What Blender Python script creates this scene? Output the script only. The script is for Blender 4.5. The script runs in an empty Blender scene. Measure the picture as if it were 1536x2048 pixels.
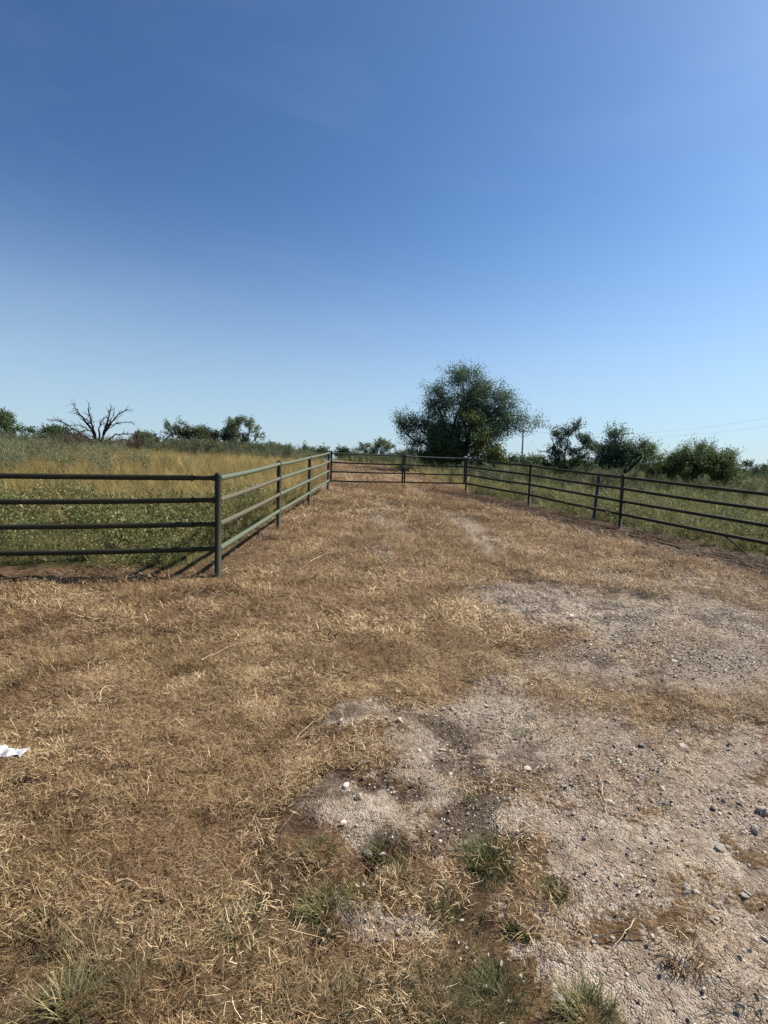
import bpy, math, random; random.seed(3)
import numpy as np
from math import radians as R_, sin, cos, pi

# ------------------------------------------------------------------ camera, sky, sun
S = bpy.context.scene
COL = S.collection
EYE = 1.7
PITCH, ROLL, FOC = .084, .0278, 1000.0
cd = bpy.data.cameras.new('camera'); cam = bpy.data.objects.new('camera', cd); COL.objects.link(cam)
cd.sensor_fit = 'VERTICAL'; cd.sensor_height = 36.0; cd.sensor_width = 27.0
cd.lens = 36.0 * FOC / 2048; cd.clip_start = .05; cd.clip_end = 3000
from mathutils import Matrix, Vector
fw = Vector((0, cos(PITCH), -sin(PITCH))); up0 = Vector((0, sin(PITCH), cos(PITCH))); r0 = Vector((1, 0, 0))
rt = cos(ROLL)*r0 + sin(ROLL)*up0; up = -sin(ROLL)*r0 + cos(ROLL)*up0
m = Matrix((rt, up, -fw)).transposed().to_4x4(); m.translation = (0, 0, EYE)
cam.matrix_world = m
S.camera = cam
SUN_EL, SUN_AZ = R_(48), R_(24)          # azimuth measured from +X towards +Y
sv = Vector((cos(SUN_EL)*cos(SUN_AZ), cos(SUN_EL)*sin(SUN_AZ), sin(SUN_EL)))
W = bpy.data.worlds.new('World'); S.world = W; W.use_nodes = True
nt = W.node_tree; nt.nodes.clear()
sky = nt.nodes.new('ShaderNodeTexSky'); sky.sky_type = 'NISHITA'; sky.sun_disc = False
sky.sun_elevation = SUN_EL; sky.sun_rotation = pi/2 - SUN_AZ
sky.altitude = 0; sky.air_density = 1.0; sky.dust_density = .8; sky.ozone_density = 6
bg = nt.nodes.new('ShaderNodeBackground'); bg.inputs[1].default_value = .052
gm = nt.nodes.new('ShaderNodeGamma'); gm.inputs[1].default_value = 1.28
wo = nt.nodes.new('ShaderNodeOutputWorld')
nt.links.new(sky.outputs[0], gm.inputs[0]); tn = nt.nodes.new('ShaderNodeMix'); tn.data_type = 'RGBA'; tn.blend_type = 'MULTIPLY'; tn.inputs[0].default_value = 1; tn.inputs[7].default_value = (.85, .935, .885, 1)
nt.links.new(gm.outputs[0], tn.inputs[6]); 
# faint high cirrus, spread over the real sky directions
tc = nt.nodes.new('ShaderNodeTexCoord'); mpp = nt.nodes.new('ShaderNodeMapping'); mpp.inputs['Scale'].default_value = (1.2, 2.2, 7); mpp.inputs['Rotation'].default_value = (0, .25, .4)
cn = nt.nodes.new('ShaderNodeTexNoise'); cn.inputs['Scale'].default_value = 1.3; cn.inputs['Detail'].default_value = 5; cn.inputs['Distortion'].default_value = .6
cr = nt.nodes.new('ShaderNodeMapRange'); cr.inputs[1].default_value = .48; cr.inputs[2].default_value = .8; cr.inputs[4].default_value = .06
nt.links.new(tc.outputs['Generated'], mpp.inputs[0]); nt.links.new(mpp.outputs[0], cn.inputs[0]); nt.links.new(cn.outputs[0], cr.inputs[0])
ci_ = nt.nodes.new('ShaderNodeMix'); ci_.data_type = 'RGBA'; ci_.inputs[7].default_value = (9, 10.2, 11.5, 1)
nt.links.new(cr.outputs[0], ci_.inputs[0]); nt.links.new(tn.outputs[2], ci_.inputs[6]); 
# pale haze low over the horizon
sx_ = nt.nodes.new('ShaderNodeSeparateXYZ'); hr = nt.nodes.new('ShaderNodeMapRange'); hr.interpolation_type = 'SMOOTHERSTEP'
hr.inputs[1].default_value = -.12; hr.inputs[2].default_value = .52; hr.inputs[3].default_value = .8; hr.inputs[4].default_value = 0
hm = nt.nodes.new('ShaderNodeMix'); hm.data_type = 'RGBA'; hm.inputs[7].default_value = (5.9, 7.5, 8.9, 1)
nt.links.new(tc.outputs['Generated'], sx_.inputs[0]); nt.links.new(sx_.outputs[2], hr.inputs[0]); nt.links.new(hr.outputs[0], hm.inputs[0])
nt.links.new(ci_.outputs[2], hm.inputs[6]); nt.links.new(hm.outputs[2], bg.inputs[0]); nt.links.new(bg.outputs[0], wo.inputs[0])
sd = bpy.data.lights.new('sun', 'SUN'); sd.energy = 5.0; sd.angle = R_(.55); sd.color = (1, .94, .86)
so = bpy.data.objects.new('sun', sd); COL.objects.link(so)
so.rotation_euler = sv.to_track_quat('Z', 'Y').to_euler(); so.location = (20, 10, 30)
S.view_settings.view_transform = 'Standard'; S.view_settings.look = 'None'
S.view_settings.exposure = 0.86; S.view_settings.gamma = 1.0
S.render.engine = 'CYCLES'
S.cycles.max_bounces = 6; S.cycles.transparent_max_bounces = 6

# ------------------------------------------------------------------ noise and terrain
def _h(ix, iy, s):
    n = (ix.astype(np.int64)*374761393 + iy.astype(np.int64)*668265263 + s*974711) & 0xffffffff
    n = ((n ^ (n >> 13))*1274126177) & 0xffffffff
    return ((n ^ (n >> 16)) & 0xffff)/65535.0
def vn(x, y, f, s=0):
    x = np.asarray(x, float)*f; y = np.asarray(y, float)*f
    ix = np.floor(x); iy = np.floor(y); u = x-ix; v = y-iy
    u = u*u*(3-2*u); v = v*v*(3-2*v)
    a = _h(ix, iy, s); b = _h(ix+1, iy, s); c = _h(ix, iy+1, s); d = _h(ix+1, iy+1, s)
    return (a*(1-u)+b*u)*(1-v)+(c*(1-u)+d*u)*v
def fbm(x, y, f, s=0, o=4):
    t = 0; a = .5; n = 0
    for i in range(o):
        t = t + a*vn(x+7.3*i, y-3.1*i, f*2**i, s+i); n += a; a *= .5
    return t/n
def sstep(a, b, x):
    t = np.clip((x-a)/(b-a), 0, 1); return t*t*(3-2*t)
SX, SY, LT = -.0305, .0657, 27.0
def terr(x, y):
    x = np.asarray(x, float); y = np.asarray(y, float)
    a = SY*np.minimum(y, 17)+np.where(y > 17, SY*LT*(1-np.exp(-np.maximum(y-17, 0)/LT)), 0)
    q = np.maximum(y-48, 0); a = a - q*.012*np.minimum(1, q/30)
    return a + SX*26*np.tanh(x/26)
# gravel patches: centre x, y, half widths (metres on the ground)
GR = [(2.21,5.23,1.28,.97),(2.91,4.62,.89,1.0),(1.66,5.68,.72,.58),(2.85,3.91,.52,.56),(.14,2.94,.5,.22),(.79,3.13,.38,.26),
      (-.14,2.24,.26,.18),(.39,2.54,.32,.21),(1.04,2.54,.3,.33),(1.62,2.41,.47,.33),(2.19,2.85,.32,.31),(.08,1.72,.13,.14),
      (1.08,2.04,.33,.19),(1.43,1.94,.34,.3),(.99,1.47,.33,.13),(.61,1.58,.13,.1),(.85,2.68,.26,.27),(3.51,4.72,.72,1.04),
      (1.3,1.2,.6,.2),(2.3,2.1,.5,.6),(3.6,3.2,.9,.9)]
PALE = [(.08,1.72,.13,.15),(1.43,1.9,.38,.24),(.99,1.45,.4,.15),(1.3,1.2,.7,.2),(1.08,2.04,.3,.14),(.61,1.58,.15,.1),(2.0,1.9,.4,.3),(-.14,2.2,.2,.12),(2.0,5.3,1.0,.6)]
def ell(x, y, L, s=3):
    v = np.zeros(np.shape(x))
    wx = x + .7*(fbm(x, y, 2.2, 50, 5)-.5); wy = y + .7*(fbm(x, y, 2.2, 60, 5)-.5)
    for cx, cy, a, b in L:
        d = np.sqrt(((wx-cx)/a)**2+((wy-cy)/b)**2)
        v = np.maximum(v, 1-sstep(.3, 1.45, d))
    return v
def road_c(y):   # centre line and half width of the driveway beyond the gate
    c = np.interp(y, [0, 6, 14, 18.5, 23, 27, 35, 60], [1.3, 1.2, .7, .25, -.55, -1.2, -2.6, -8.5])
    w = np.interp(y, [0, 6, 14, 18.5, 23, 27, 35, 60], [3.2, 3.0, 2.3, 2.25, 2.3, 2.0, 1.7, 1.6])
    return c, w
STRB = [(1.75, 3.35, .95, .42), (2.9, 2.75, .5, .3), (.62, 2.06, .2, .13), (1.05, 1.64, .3, .12), (.55, 1.9, .2, .15), (.75, 3.75, .45, .25), (.3, 3.6, .5, .3), (.5, 1.42, .22, .15), (1.55, 2.08, .16, .1), (1.3, 4.4, .5, .3)]
def gravel(x, y):
    c, w = road_c(y)
    n = fbm(x, y, 5.5, 21, 5); n2 = fbm(x, y, 1.6, 23, 4)
    far = (1-sstep(.75, 1.1, np.abs(x-c)/w))*sstep(17.5, 21, y)
    ruts = np.exp(-((x-c-.85)/.4)**2)+np.exp(-((x-c+.85)/.4)**2)
    mid = sstep(5, 8, y)*(1-sstep(17, 19, y))*(1-sstep(.7, 1.1, np.abs(x-c)/w))*np.clip(ruts*1.3, 0, 1)*.6*sstep(.3, .6, fbm(x*1.8, y*.45, 1.4, 29, 4))
    near = ell(x, y, GR)*(.3+1.2*n)
    xb = np.interp(y, [1.2, 1.75, 2.2, 2.9, 3.8, 5, 6, 8, 10], [.45, 0, -.3, -.2, .4, 1.0, 1.6, 2.3, 2.9])+(n2-.5)*1.1
    zone = sstep(-.15, .6, x-xb)*(1-sstep(6.0, 8.0, y))*(1-sstep(3.0, 4.4, x-.25*y))
    zone = zone*(.16+.42*sstep(.3, .6, n2)+.5*(n-.35))
    g = np.maximum(np.maximum(near, zone), mid)
    g = g*(1-.62*ell(x, y, STRB)*(.5+n))
    return np.clip(np.maximum(g, far*(.12+.5*n)), 0, 1)
# fence lines
CL = np.array((-1.89, 5.67)); LA = np.array((-5.0, 5.19))
GL = np.array((-1.675, 14.805)); GRR = np.array((2.725, 16.784)); RE = np.array((6.67, 7.62))
def side(x, y, a, b):                      # > 0 to the left of a->b
    return ((b[0]-a[0])*(y-a[1])-(b[1]-a[1])*(x-a[0]))/math.hypot(b[0]-a[0], b[1]-a[1])
RE2 = GRR+(RE-GRR)*1.6
def outside(x, y):
    """distance beyond the fence into the uncut meadow (negative inside the mown apron)"""
    dl = np.minimum(side(x, y, CL, GL), side(x, y, LA, CL))
    dr = side(x, y, RE2, GRR)*-1
    c, w = road_c(y)
    far = np.abs(x-c)-w
    gl = GL[1]+(x-GL[0])*(GRR[1]-GL[1])/(GRR[0]-GL[0])
    ins = np.where(y < gl, np.maximum(dl, dr), far)
    return ins
def pit(x, y):
    return np.maximum(sstep(.555, .66, fbm(x, y, 6.0, 41, 4)), sstep(.56, .66, fbm(x*.6+y*.8, y*1.6-x*1.2, 4.0, 47, 4)))*(.25+.75*sstep(.38, .58, fbm(x, y, .9, 43, 3)))
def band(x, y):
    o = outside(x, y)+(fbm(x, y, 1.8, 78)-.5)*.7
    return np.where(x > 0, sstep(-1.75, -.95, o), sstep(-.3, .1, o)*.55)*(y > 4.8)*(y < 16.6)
def micro(x, y):
    d = np.hypot(x, y)
    a = np.clip(1.25-d/14, .25, 1)
    g = gravel(x, y)
    h = (fbm(x, y, 1.1, 3, 3)-.5)*.08 + (fbm(x, y, 6, 5, 4)-.5)*.085*(1-.75*g)+(vn(x, y, 22, 8)-.5)*.012 - .03*pit(x, y)*(1-g)
    return h*a
def hz(x, y): return terr(x, y)+micro(x, y)
def z1(x, y): return float(hz(np.array([x]), np.array([y]))[0])

# ------------------------------------------------------------------ object helpers
def tag(o, label=None, cat=None, group=None, kind=None):
    if label: o['label'] = label
    if cat: o['category'] = cat
    if group: o['group'] = group
    if kind: o['kind'] = kind
    return o
def empty(name, loc, label, cat, group=None):
    o = bpy.data.objects.new(name, None); COL.objects.link(o); o.location = loc; o.empty_display_size = .2
    return tag(o, label, cat, group)
def mesh(name, V, F, mat=None, tint=None, smooth=False):
    V = np.asarray(V, np.float32).reshape(-1, 3)
    me = bpy.data.meshes.new(name)
    if isinstance(F, np.ndarray):
        k = F.shape[1]; n = len(F)
        me.vertices.add(len(V)); me.vertices.foreach_set('co', V.ravel())
        me.loops.add(n*k); me.loops.foreach_set('vertex_index', F.astype(np.int32).ravel())
        me.polygons.add(n); me.polygons.foreach_set('loop_start', np.arange(0, n*k, k, dtype=np.int32))
        me.update(calc_edges=True)
    else:
        me.from_pydata(V.tolist(), [], F)
    if tint is not None:
        at = me.attributes.new('tint', 'FLOAT', 'POINT'); at.data.foreach_set('value', np.asarray(tint, np.float32))
    if smooth: me.polygons.foreach_set('use_smooth', np.ones(len(me.polygons), bool))
    if mat: me.materials.append(mat)
    me.validate()
    return me
def obj(name, me, parent=None, link=True):
    o = bpy.data.objects.new(name, me)
    if link: COL.objects.link(o)
    if parent is not None: o.parent = parent
    return o
class Acc:
    def __init__(s): s.V = []; s.F = []; s.T = []; s.n = 0
    def add(s, V, F, T):
        s.V.append(V); s.F.append(F+s.n); s.T.append(T); s.n += len(V)
    def get(s): return np.concatenate(s.V), np.concatenate(s.F), np.concatenate(s.T)
    def mesh(s, name, mat, smooth=False):
        V, F, T = s.get(); return mesh(name, V, F, mat, T, smooth)

# ------------------------------------------------------------------ node helpers
class N:
    def __init__(s, name):
        s.m = bpy.data.materials.new(name); s.m.use_nodes = True; s.t = s.m.node_tree; s.t.nodes.clear()
        s.out = s.t.nodes.new('ShaderNodeOutputMaterial')
    def n(s, typ, **k):
        x = s.t.nodes.new(typ)
        for a, b in k.items(): setattr(x, a, b)
        return x
    def l(s, a, b): s.t.links.new(a, b)
    def val(s, sock, v):
        if isinstance(v, bpy.types.NodeSocket): s.l(v, sock)
        else: sock.default_value = v
    def noise(s, vec, scale, detail=4, rough=.6, dist=0):
        x = s.n('ShaderNodeTexNoise'); x.inputs['Scale'].default_value = scale; x.inputs['Detail'].default_value = detail
        x.inputs['Roughness'].default_value = rough; x.inputs['Distortion'].default_value = dist
        s.l(vec, x.inputs['Vector']); return x.outputs[0]
    def ramp(s, fac, stops):
        x = s.n('ShaderNodeValToRGB'); e = x.color_ramp.elements
        while len(e) < len(stops): e.new(.5)
        for i, (p, c) in enumerate(stops):
            e[i].position = p; e[i].color = (*c, 1) if len(c) == 3 else c
        s.l(fac, x.inputs[0]); return x.outputs[0]
    def mix(s, f, a, b, mode='MIX'):
        x = s.n('ShaderNodeMix', data_type='RGBA', blend_type=mode)
        s.val(x.inputs[0], f); s.val(x.inputs[6], (*a, 1) if isinstance(a, tuple) else a); s.val(x.inputs[7], (*b, 1) if isinstance(b, tuple) else b)
        return x.outputs[2]
    def math(s, op, a, b=0.0, clamp=False):
        x = s.n('ShaderNodeMath', operation=op); x.use_clamp = clamp
        s.val(x.inputs[0], a); s.val(x.inputs[1], b); return x.outputs[0]
    def rng(s, v, a, b, c=0.0, d=1.0):
        x = s.n('ShaderNodeMapRange', interpolation_type='SMOOTHSTEP'); s.l(v, x.inputs[0])
        for i, q in enumerate((a, b, c, d)): x.inputs[i+1].default_value = q
        return x.outputs[0]
    def pos(s): return s.n('ShaderNodeNewGeometry').outputs['Position']
    def attr(s, name): return s.n('ShaderNodeAttribute', attribute_name=name).outputs['Fac']
    def bsdf(s, col, rough=.8, spec=.2, bump=None, bs=.5, bd=.01, metal=0):
        b = s.n('ShaderNodeBsdfPrincipled'); s.val(b.inputs['Base Color'], (*col, 1) if isinstance(col, tuple) else col)
        s.val(b.inputs['Roughness'], rough); b.inputs['Specular IOR Level'].default_value = spec; b.inputs['Metallic'].default_value = metal
        if bump is not None:
            u = s.n('ShaderNodeBump'); u.inputs['Strength'].default_value = bs; u.inputs['Distance'].default_value = bd
            s.l(bump, u.inputs['Height']); s.l(u.outputs[0], b.inputs['Normal'])
        s.l(b.outputs[0], s.out.inputs[0]); return b
def leafmat(name, stops, patch=.35, pscale=.5, trans=.35, gloss=.25, patchcol=None, px=(.42, .62), rw=.35):
    """foliage: tint per leaf, tint per plant, and world-space patches of a second natural colour"""
    k = N(name); t = k.attr('tint'); r = k.n('ShaderNodeObjectInfo').outputs['Random']
    v = k.math('ADD', k.math('MULTIPLY', t, 1-rw), k.math('MULTIPLY', r, rw))
    c = k.ramp(v, stops)
    if patchcol:
        f = k.rng(k.noise(k.pos(), pscale, 3), px[0], px[1]); f = k.math('MULTIPLY', f, patch)
        c = k.mix(f, c, patchcol)
    d = k.n('ShaderNodeBsdfPrincipled'); k.l(c, d.inputs['Base Color']); d.inputs['Roughness'].default_value = .6
    d.inputs['Specular IOR Level'].default_value = gloss
    tr = k.n('ShaderNodeBsdfTranslucent'); k.l(c, tr.inputs[0])
    mx = k.n('ShaderNodeMixShader'); mx.inputs[0].default_value = trans
    k.l(d.outputs[0], mx.inputs[1]); k.l(tr.outputs[0], mx.inputs[2]); k.l(mx.outputs[0], k.out.inputs[0])
    return k.m

# ------------------------------------------------------------------ materials
def ground_mat(name):
    k = N(name); p = k.pos()
    g = k.attr('gravel'); me = k.attr('meadow'); pa = k.attr('pale'); dk = k.attr('litter')
    fine = k.noise(p, 60, 5, .7); mid = k.noise(p, 9, 5, .65); big = k.noise(p, 1.1, 4)
    # mown straw mat, stretched fibres in two directions
    def fib(rot, sc):
        mp = k.n('ShaderNodeMapping'); mp.inputs['Rotation'].default_value = (0, 0, rot); mp.inputs['Scale'].default_value = sc
        k.l(p, mp.inputs[0]); return k.noise(mp.outputs[0], 1.0, 4, .7, 1.5)
    fa = fib(.5, (34, 210, 60)); fb = fib(-.9, (32, 190, 60)); fc = fib(1.6, (9, 45, 20))
    sel = k.rng(k.noise(p, 5, 2), .4, .6); ff = k.mix(sel, fa, fb)
    f2 = k.math('ADD', k.math('MULTIPLY', ff, .6), k.math('MULTIPLY', fc, .4))
    straw = k.ramp(f2, [(.36, (.014, .008, .005)), (.47, (.075, .043, .022)), (.56, (.22, .14, .068)), (.68, (.54, .37, .19))])
    straw = k.mix(k.rng(big, .38, .62), k.mix(.3, straw, (.15, .085, .045)), straw)
    soil = k.ramp(mid, [(.3, (.10, .072, .05)), (.6, (.19, .145, .105)), (.8, (.26, .205, .15))])
    straw = k.mix(k.rng(mid, .56, .72, 0, .7), straw, soil)
    straw = k.mix(k.rng(fine, .53, .66, 0, .55), straw, (.42, .31, .19)); straw = k.mix(k.rng(k.noise(p, 110, 4, .8), .35, .47, .6, 0), straw, (.03, .02, .012))
    clot = k.rng(k.noise(p, 8, 6, .7), .57, .66, 0, .7); straw = k.mix(clot, straw, (.05, .03, .02))
    # gravel: pale limestone chips over dust
    v = k.n('ShaderNodeTexVoronoi', feature='F1'); v.inputs['Scale'].default_value = 150; v.inputs['Randomness'].default_value = 1
    k.l(p, v.inputs['Vector'])
    v2 = k.n('ShaderNodeTexVoronoi', feature='F1'); v2.inputs['Scale'].default_value = 62; k.l(p, v2.inputs['Vector'])
    sep = k.n('ShaderNodeSeparateColor'); k.l(v.outputs['Color'], sep.inputs[0])
    chip = k.ramp(sep.outputs[0], [(.0, (.09, .066, .048)), (.4, (.29, .23, .17)), (.8, (.48, .395, .305)), (1, (.68, .59, .48))])
    chip = k.mix(k.rng(v.outputs['Distance'], .0, .75, 0, .5), chip, (.15, .115, .085))
    dust = k.ramp(mid, [(.3, (.24, .185, .135)), (.7, (.50, .42, .33))])
    chip = k.mix(k.rng(fine, .45, .62, 0, .5), chip, dust)
    gcol = k.mix(k.math('MULTIPLY', pa, .85), chip, dust)
    gf = k.rng(k.math('ADD', g, k.math('ADD', k.math('MULTIPLY', k.math('SUBTRACT', mid, .5), 1.0), k.math('MULTIPLY', k.math('SUBTRACT', k.noise(p, 30, 4), .5), 1.2))), .22, .55)
    gf = k.mix(k.rng(k.noise(p, 26, 3), .50, .60, 0, .45), gf, (0, 0, 0))
    c = k.mix(gf, straw, gcol)
    thatch_shade_col = k.ramp(f2, [(.35, (.010, .007, .005)), (.5, (.042, .027, .018)), (.62, (.10, .066, .044)), (.75, (.2, .14, .09))])
    c = k.mix(k.math('MULTIPLY', dk, .8), c, thatch_shade_col)  # colours the thatch bands and paints shade into the hollows
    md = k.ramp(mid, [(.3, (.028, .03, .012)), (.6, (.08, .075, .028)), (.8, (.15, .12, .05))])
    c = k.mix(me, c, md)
    h = k.math('ADD', k.math('MULTIPLY', f2, 1.0), k.math('MULTIPLY', fine, .4))
    hg = k.math('ADD', k.math('MULTIPLY', v.outputs['Distance'], -.45), k.math('ADD', k.math('MULTIPLY', v2.outputs['Distance'], -.3), k.math('MULTIPLY', fine, .5)))
    hh = k.n('ShaderNodeMix', data_type='FLOAT'); k.l(gf, hh.inputs[0]); k.l(h, hh.inputs[2]); k.l(hg, hh.inputs[3])
    k.bsdf(c, .95, .08, hh.outputs[0], 1.0, .02)
    return k.m
M = {}
M['ground'] = ground_mat('earth_and_straw')
def pipe_mat(name, base, rustc, lo, hi):
    k = N(name); tc = k.n('ShaderNodeTexCoord').outputs['Object']
    f = k.noise(k.pos(), 5, 5, .7); f2 = k.noise(k.pos(), 60, 3)
    c = k.mix(k.rng(f, lo, hi), base, rustc)
    c = k.mix(k.rng(k.noise(k.pos(), 22, 6, .75), .58, .66, 0, .7), c, (.11, .055, .03))
    c = k.mix(k.rng(f2, .5, .8, 0, .25), c, (.12, .115, .09))
    k.bsdf(c, .62, .2, f2, .15, .002, 0)
    return k.m
M['pipe'] = pipe_mat('backlit_green_pipe', (.024, .024, .012), (.06, .042, .026), .55, .75)  # green paint with the backlit darkness put into its base colour
M['pipe_pale'] = pipe_mat('sunlit_green_pipe', (.09, .108, .068), (.13, .10, .065), .55, .75)  # lighter copy of the green, sunlight on the wing rails painted in
M['pipe_rust'] = pipe_mat('brown_primer_pipe', (.095, .08, .052), (.08, .10, .07), .55, .75)
M['gate'] = pipe_mat('black_green_gate_pipe', (.012, .017, .015), (.05, .03, .02), .62, .8)
M['blue'] = pipe_mat('faded_blue_post', (.028, .045, .085), (.06, .06, .065), .5, .75)
M['rod'] = pipe_mat('rusty_rod', (.17, .055, .035), (.10, .05, .035), .4, .7)
k = N('grey_wood'); k.bsdf(k.mix(k.noise(k.pos(), 8, 4), (.09, .08, .07), (.17, .15, .125)), .85, .1); M['wood'] = k.m
k = N('bark'); k.bsdf(k.ramp(k.noise(k.pos(), 14, 4), [(.3, (.022, .017, .013)), (.7, (.075, .06, .047))]), .9, .1); M['bark'] = k.m
k = N('dead_bark'); k.bsdf(k.ramp(k.noise(k.pos(), 9, 4), [(.3, (.018, .013, .011)), (.6, (.05, .036, .03)), (.8, (.14, .11, .09))]), .9, .1); M['dead'] = k.m
k = N('pale_bark'); k.bsdf(k.ramp(k.noise(k.pos(), 14, 4), [(.3, (.05, .04, .032)), (.7, (.15, .125, .1))]), .9, .1); M['bark2'] = k.m
k = N('limestone'); tt = k.n('ShaderNodeObjectInfo').outputs['Random']; fn = k.noise(k.n('ShaderNodeTexCoord').outputs['Object'], 40, 4)
kv = k.math('ADD', k.math('MULTIPLY', k.attr('tint'), .75), k.math('MULTIPLY', fn, .35))
k.bsdf(k.ramp(kv, [(.1, (.10, .088, .075)), (.35, (.25, .215, .175)), (.7, (.42, .365, .30)), (1, (.62, .555, .46))]), .85, .15, fn, .4, .002); M['stone'] = k.m
k = N('plastic_sheet'); k.bsdf(k.mix(k.noise(k.pos(), 30, 3), (.42, .45, .48), (.62, .63, .63)), .4, .4); M['plastic'] = k.m
k = N('matte_black'); k.bsdf((.012, .01, .009), .95, .05); M['blacklump'] = k.m
k = N('wire_metal'); k.bsdf((.10, .11, .12), .5, .3); M['wire'] = k.m
k = N('black_hose'); k.bsdf((.015, .02, .024), .7, .15); M['hose'] = k.m
STRAW = [(0, (.025, .014, .008)), (.3, (.14, .08, .036)), (.55, (.37, .25, .125)), (.75, (.64, .465, .26)), (.92, (.88, .69, .43)), (1, (.93, .78, .54))]
M['straw'] = leafmat('cut_straw', STRAW, .6, 1.3, .06, .2, (.16, .088, .042), (.42, .64), .5)
M['tuft'] = leafmat('dry_stubble', [(0, (.055, .04, .018)), (.4, (.18, .12, .05)), (.75, (.42, .29, .13)), (1, (.68, .51, .27))], .4, 2.0, .12, .2, (.22, .14, .07))
M['clump'] = leafmat('green_clump', [(0, (.028, .036, .013)), (.45, (.08, .092, .034)), (.75, (.19, .18, .075)), (1, (.55, .44, .24))], trans=.35, gloss=.15)
M['olive'] = leafmat('olive_turf', [(0, (.04, .04, .018)), (.45, (.12, .115, .05)), (.75, (.27, .225, .11)), (1, (.52, .42, .24))], .5, 2.5, .3, .3, (.22, .15, .08))
M['golden'] = leafmat('golden_grass', [(0, (.16, .11, .035)), (.4, (.40, .29, .10)), (.75, (.58, .44, .18)), (1, (.78, .64, .36))], .5, .35, .4, .2, (.17, .15, .045))
M['weed'] = leafmat('green_weed', [(0, (.035, .05, .018)), (.45, (.13, .15, .045)), (.75, (.26, .265, .09)), (1, (.46, .42, .22))], .6, .8, .35, .3, (.24, .19, .085))
M['sage'] = leafmat('sage_weed', [(0, (.055, .07, .035)), (.5, (.185, .20, .10)), (1, (.38, .37, .20))], .4, .4, .3, .2, (.10, .08, .06))
M['meadow'] = leafmat('meadow_grass', [(0, (.04, .05, .017)), (.45, (.12, .14, .045)), (.8, (.26, .25, .10)), (1, (.62, .56, .33))], .5, .3, .35, .3, (.14, .115, .04))
M['brownweed'] = leafmat('dry_brown_weed', [(0, (.035, .022, .016)), (.5, (.11, .068, .05)), (1, (.22, .15, .11))], trans=.25)
M['dlitter'] = leafmat('dark_thatch', [(0, (.018, .012, .008)), (.5, (.08, .05, .027)), (.85, (.17, .115, .065)), (1, (.30, .22, .14))], trans=.15)
M['mesq'] = leafmat('mesquite_leaf', [(0, (.022, .04, .02)), (.5, (.06, .10, .05)), (1, (.15, .21, .12))], trans=.4, gloss=.25)
M['oakish'] = leafmat('dark_leaf', [(0, (.02, .034, .012)), (.5, (.055, .085, .033)), (1, (.13, .17, .075))], trans=.35, gloss=.3)
M['yellowg'] = leafmat('yellow_green_leaf', [(0, (.035, .052, .012)), (.5, (.11, .135, .03)), (1, (.24, .25, .06))], trans=.4, gloss=.3)
M['brightg'] = leafmat('bright_green_leaf', [(0, (.03, .05, .014)), (.5, (.09, .13, .032)), (1, (.21, .25, .08))], trans=.4, gloss=.3)
M['palel'] = leafmat('pale_far_leaf', [(0, (.06, .08, .04)), (.5, (.12, .15, .08)), (1, (.22, .24, .14))], trans=.35)
M['plumeg'] = leafmat('broomweed_leaf', [(0, (.045, .06, .026)), (.5, (.11, .135, .06)), (1, (.25, .26, .13))], .4, .3, .3, .2, (.10, .085, .06))

# ------------------------------------------------------------------ ground sheet (split along the driveway edge)
def axis(lo, hi, d0, growth):
    a = [0.0]; d = d0
    while a[-1] < hi: a.append(a[-1]+d); d = d0*max(1, abs(a[-1])*growth)
    b = [0.0]
    while b[-1] > lo: b.append(b[-1]-d0*max(1, abs(b[-1])*growth))
    return np.array(sorted(set(b[1:]+a)))
ax = axis(-420, 420, .022, .85); ay = axis(-6, 420, .022, .62)
GX, GY = np.meshgrid(ax, ay); nx, ny = len(ax), len(ay)
x = GX.ravel(); y = GY.ravel(); z = hz(x, y)
OUT = outside(x, y)
gv = gravel(x, y); pv = ell(x, y, PALE)
pv = np.maximum(pv, sstep(19, 26, y)*.3)
pv = np.maximum(pv, .5*sstep(.45, .62, fbm(x, y, 1.3, 88, 4)))
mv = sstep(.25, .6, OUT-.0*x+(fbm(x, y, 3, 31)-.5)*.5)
dv = np.maximum(band(x, y), .9*pit(x, y))  # fence-foot thatch, plus hollow shade painted as ground colour
i0 = (np.arange(ny-1)[:, None]*nx+np.arange(nx-1)[None, :]).ravel()
Q = np.stack([i0, i0+1, i0+nx+1, i0+nx], 1)
fx = x[Q].mean(1); fy = y[Q].mean(1); c_, w_ = road_c(fy)
isr = (np.abs(fx-c_+.25*(fbm(fx, fy, .9, 4)-.5)) < w_) & (fy < 70) & (fy > -6)
for nm, sel, lab in (('driveway', isr, 'pale gravel and straw driveway running up through the gate'), ('ground', ~isr, 'mown straw covered ground and meadow')):
    q = Q[sel]; u, inv = np.unique(q, return_inverse=True); q = inv.reshape(q.shape)
    me = mesh(nm, np.stack([x[u], y[u], z[u]], 1), q, M['ground'], None, True)
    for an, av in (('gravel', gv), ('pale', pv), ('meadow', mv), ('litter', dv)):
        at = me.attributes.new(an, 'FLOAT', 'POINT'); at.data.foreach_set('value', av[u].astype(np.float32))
    tag(obj(nm, me), lab, None, None, 'structure')

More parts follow.
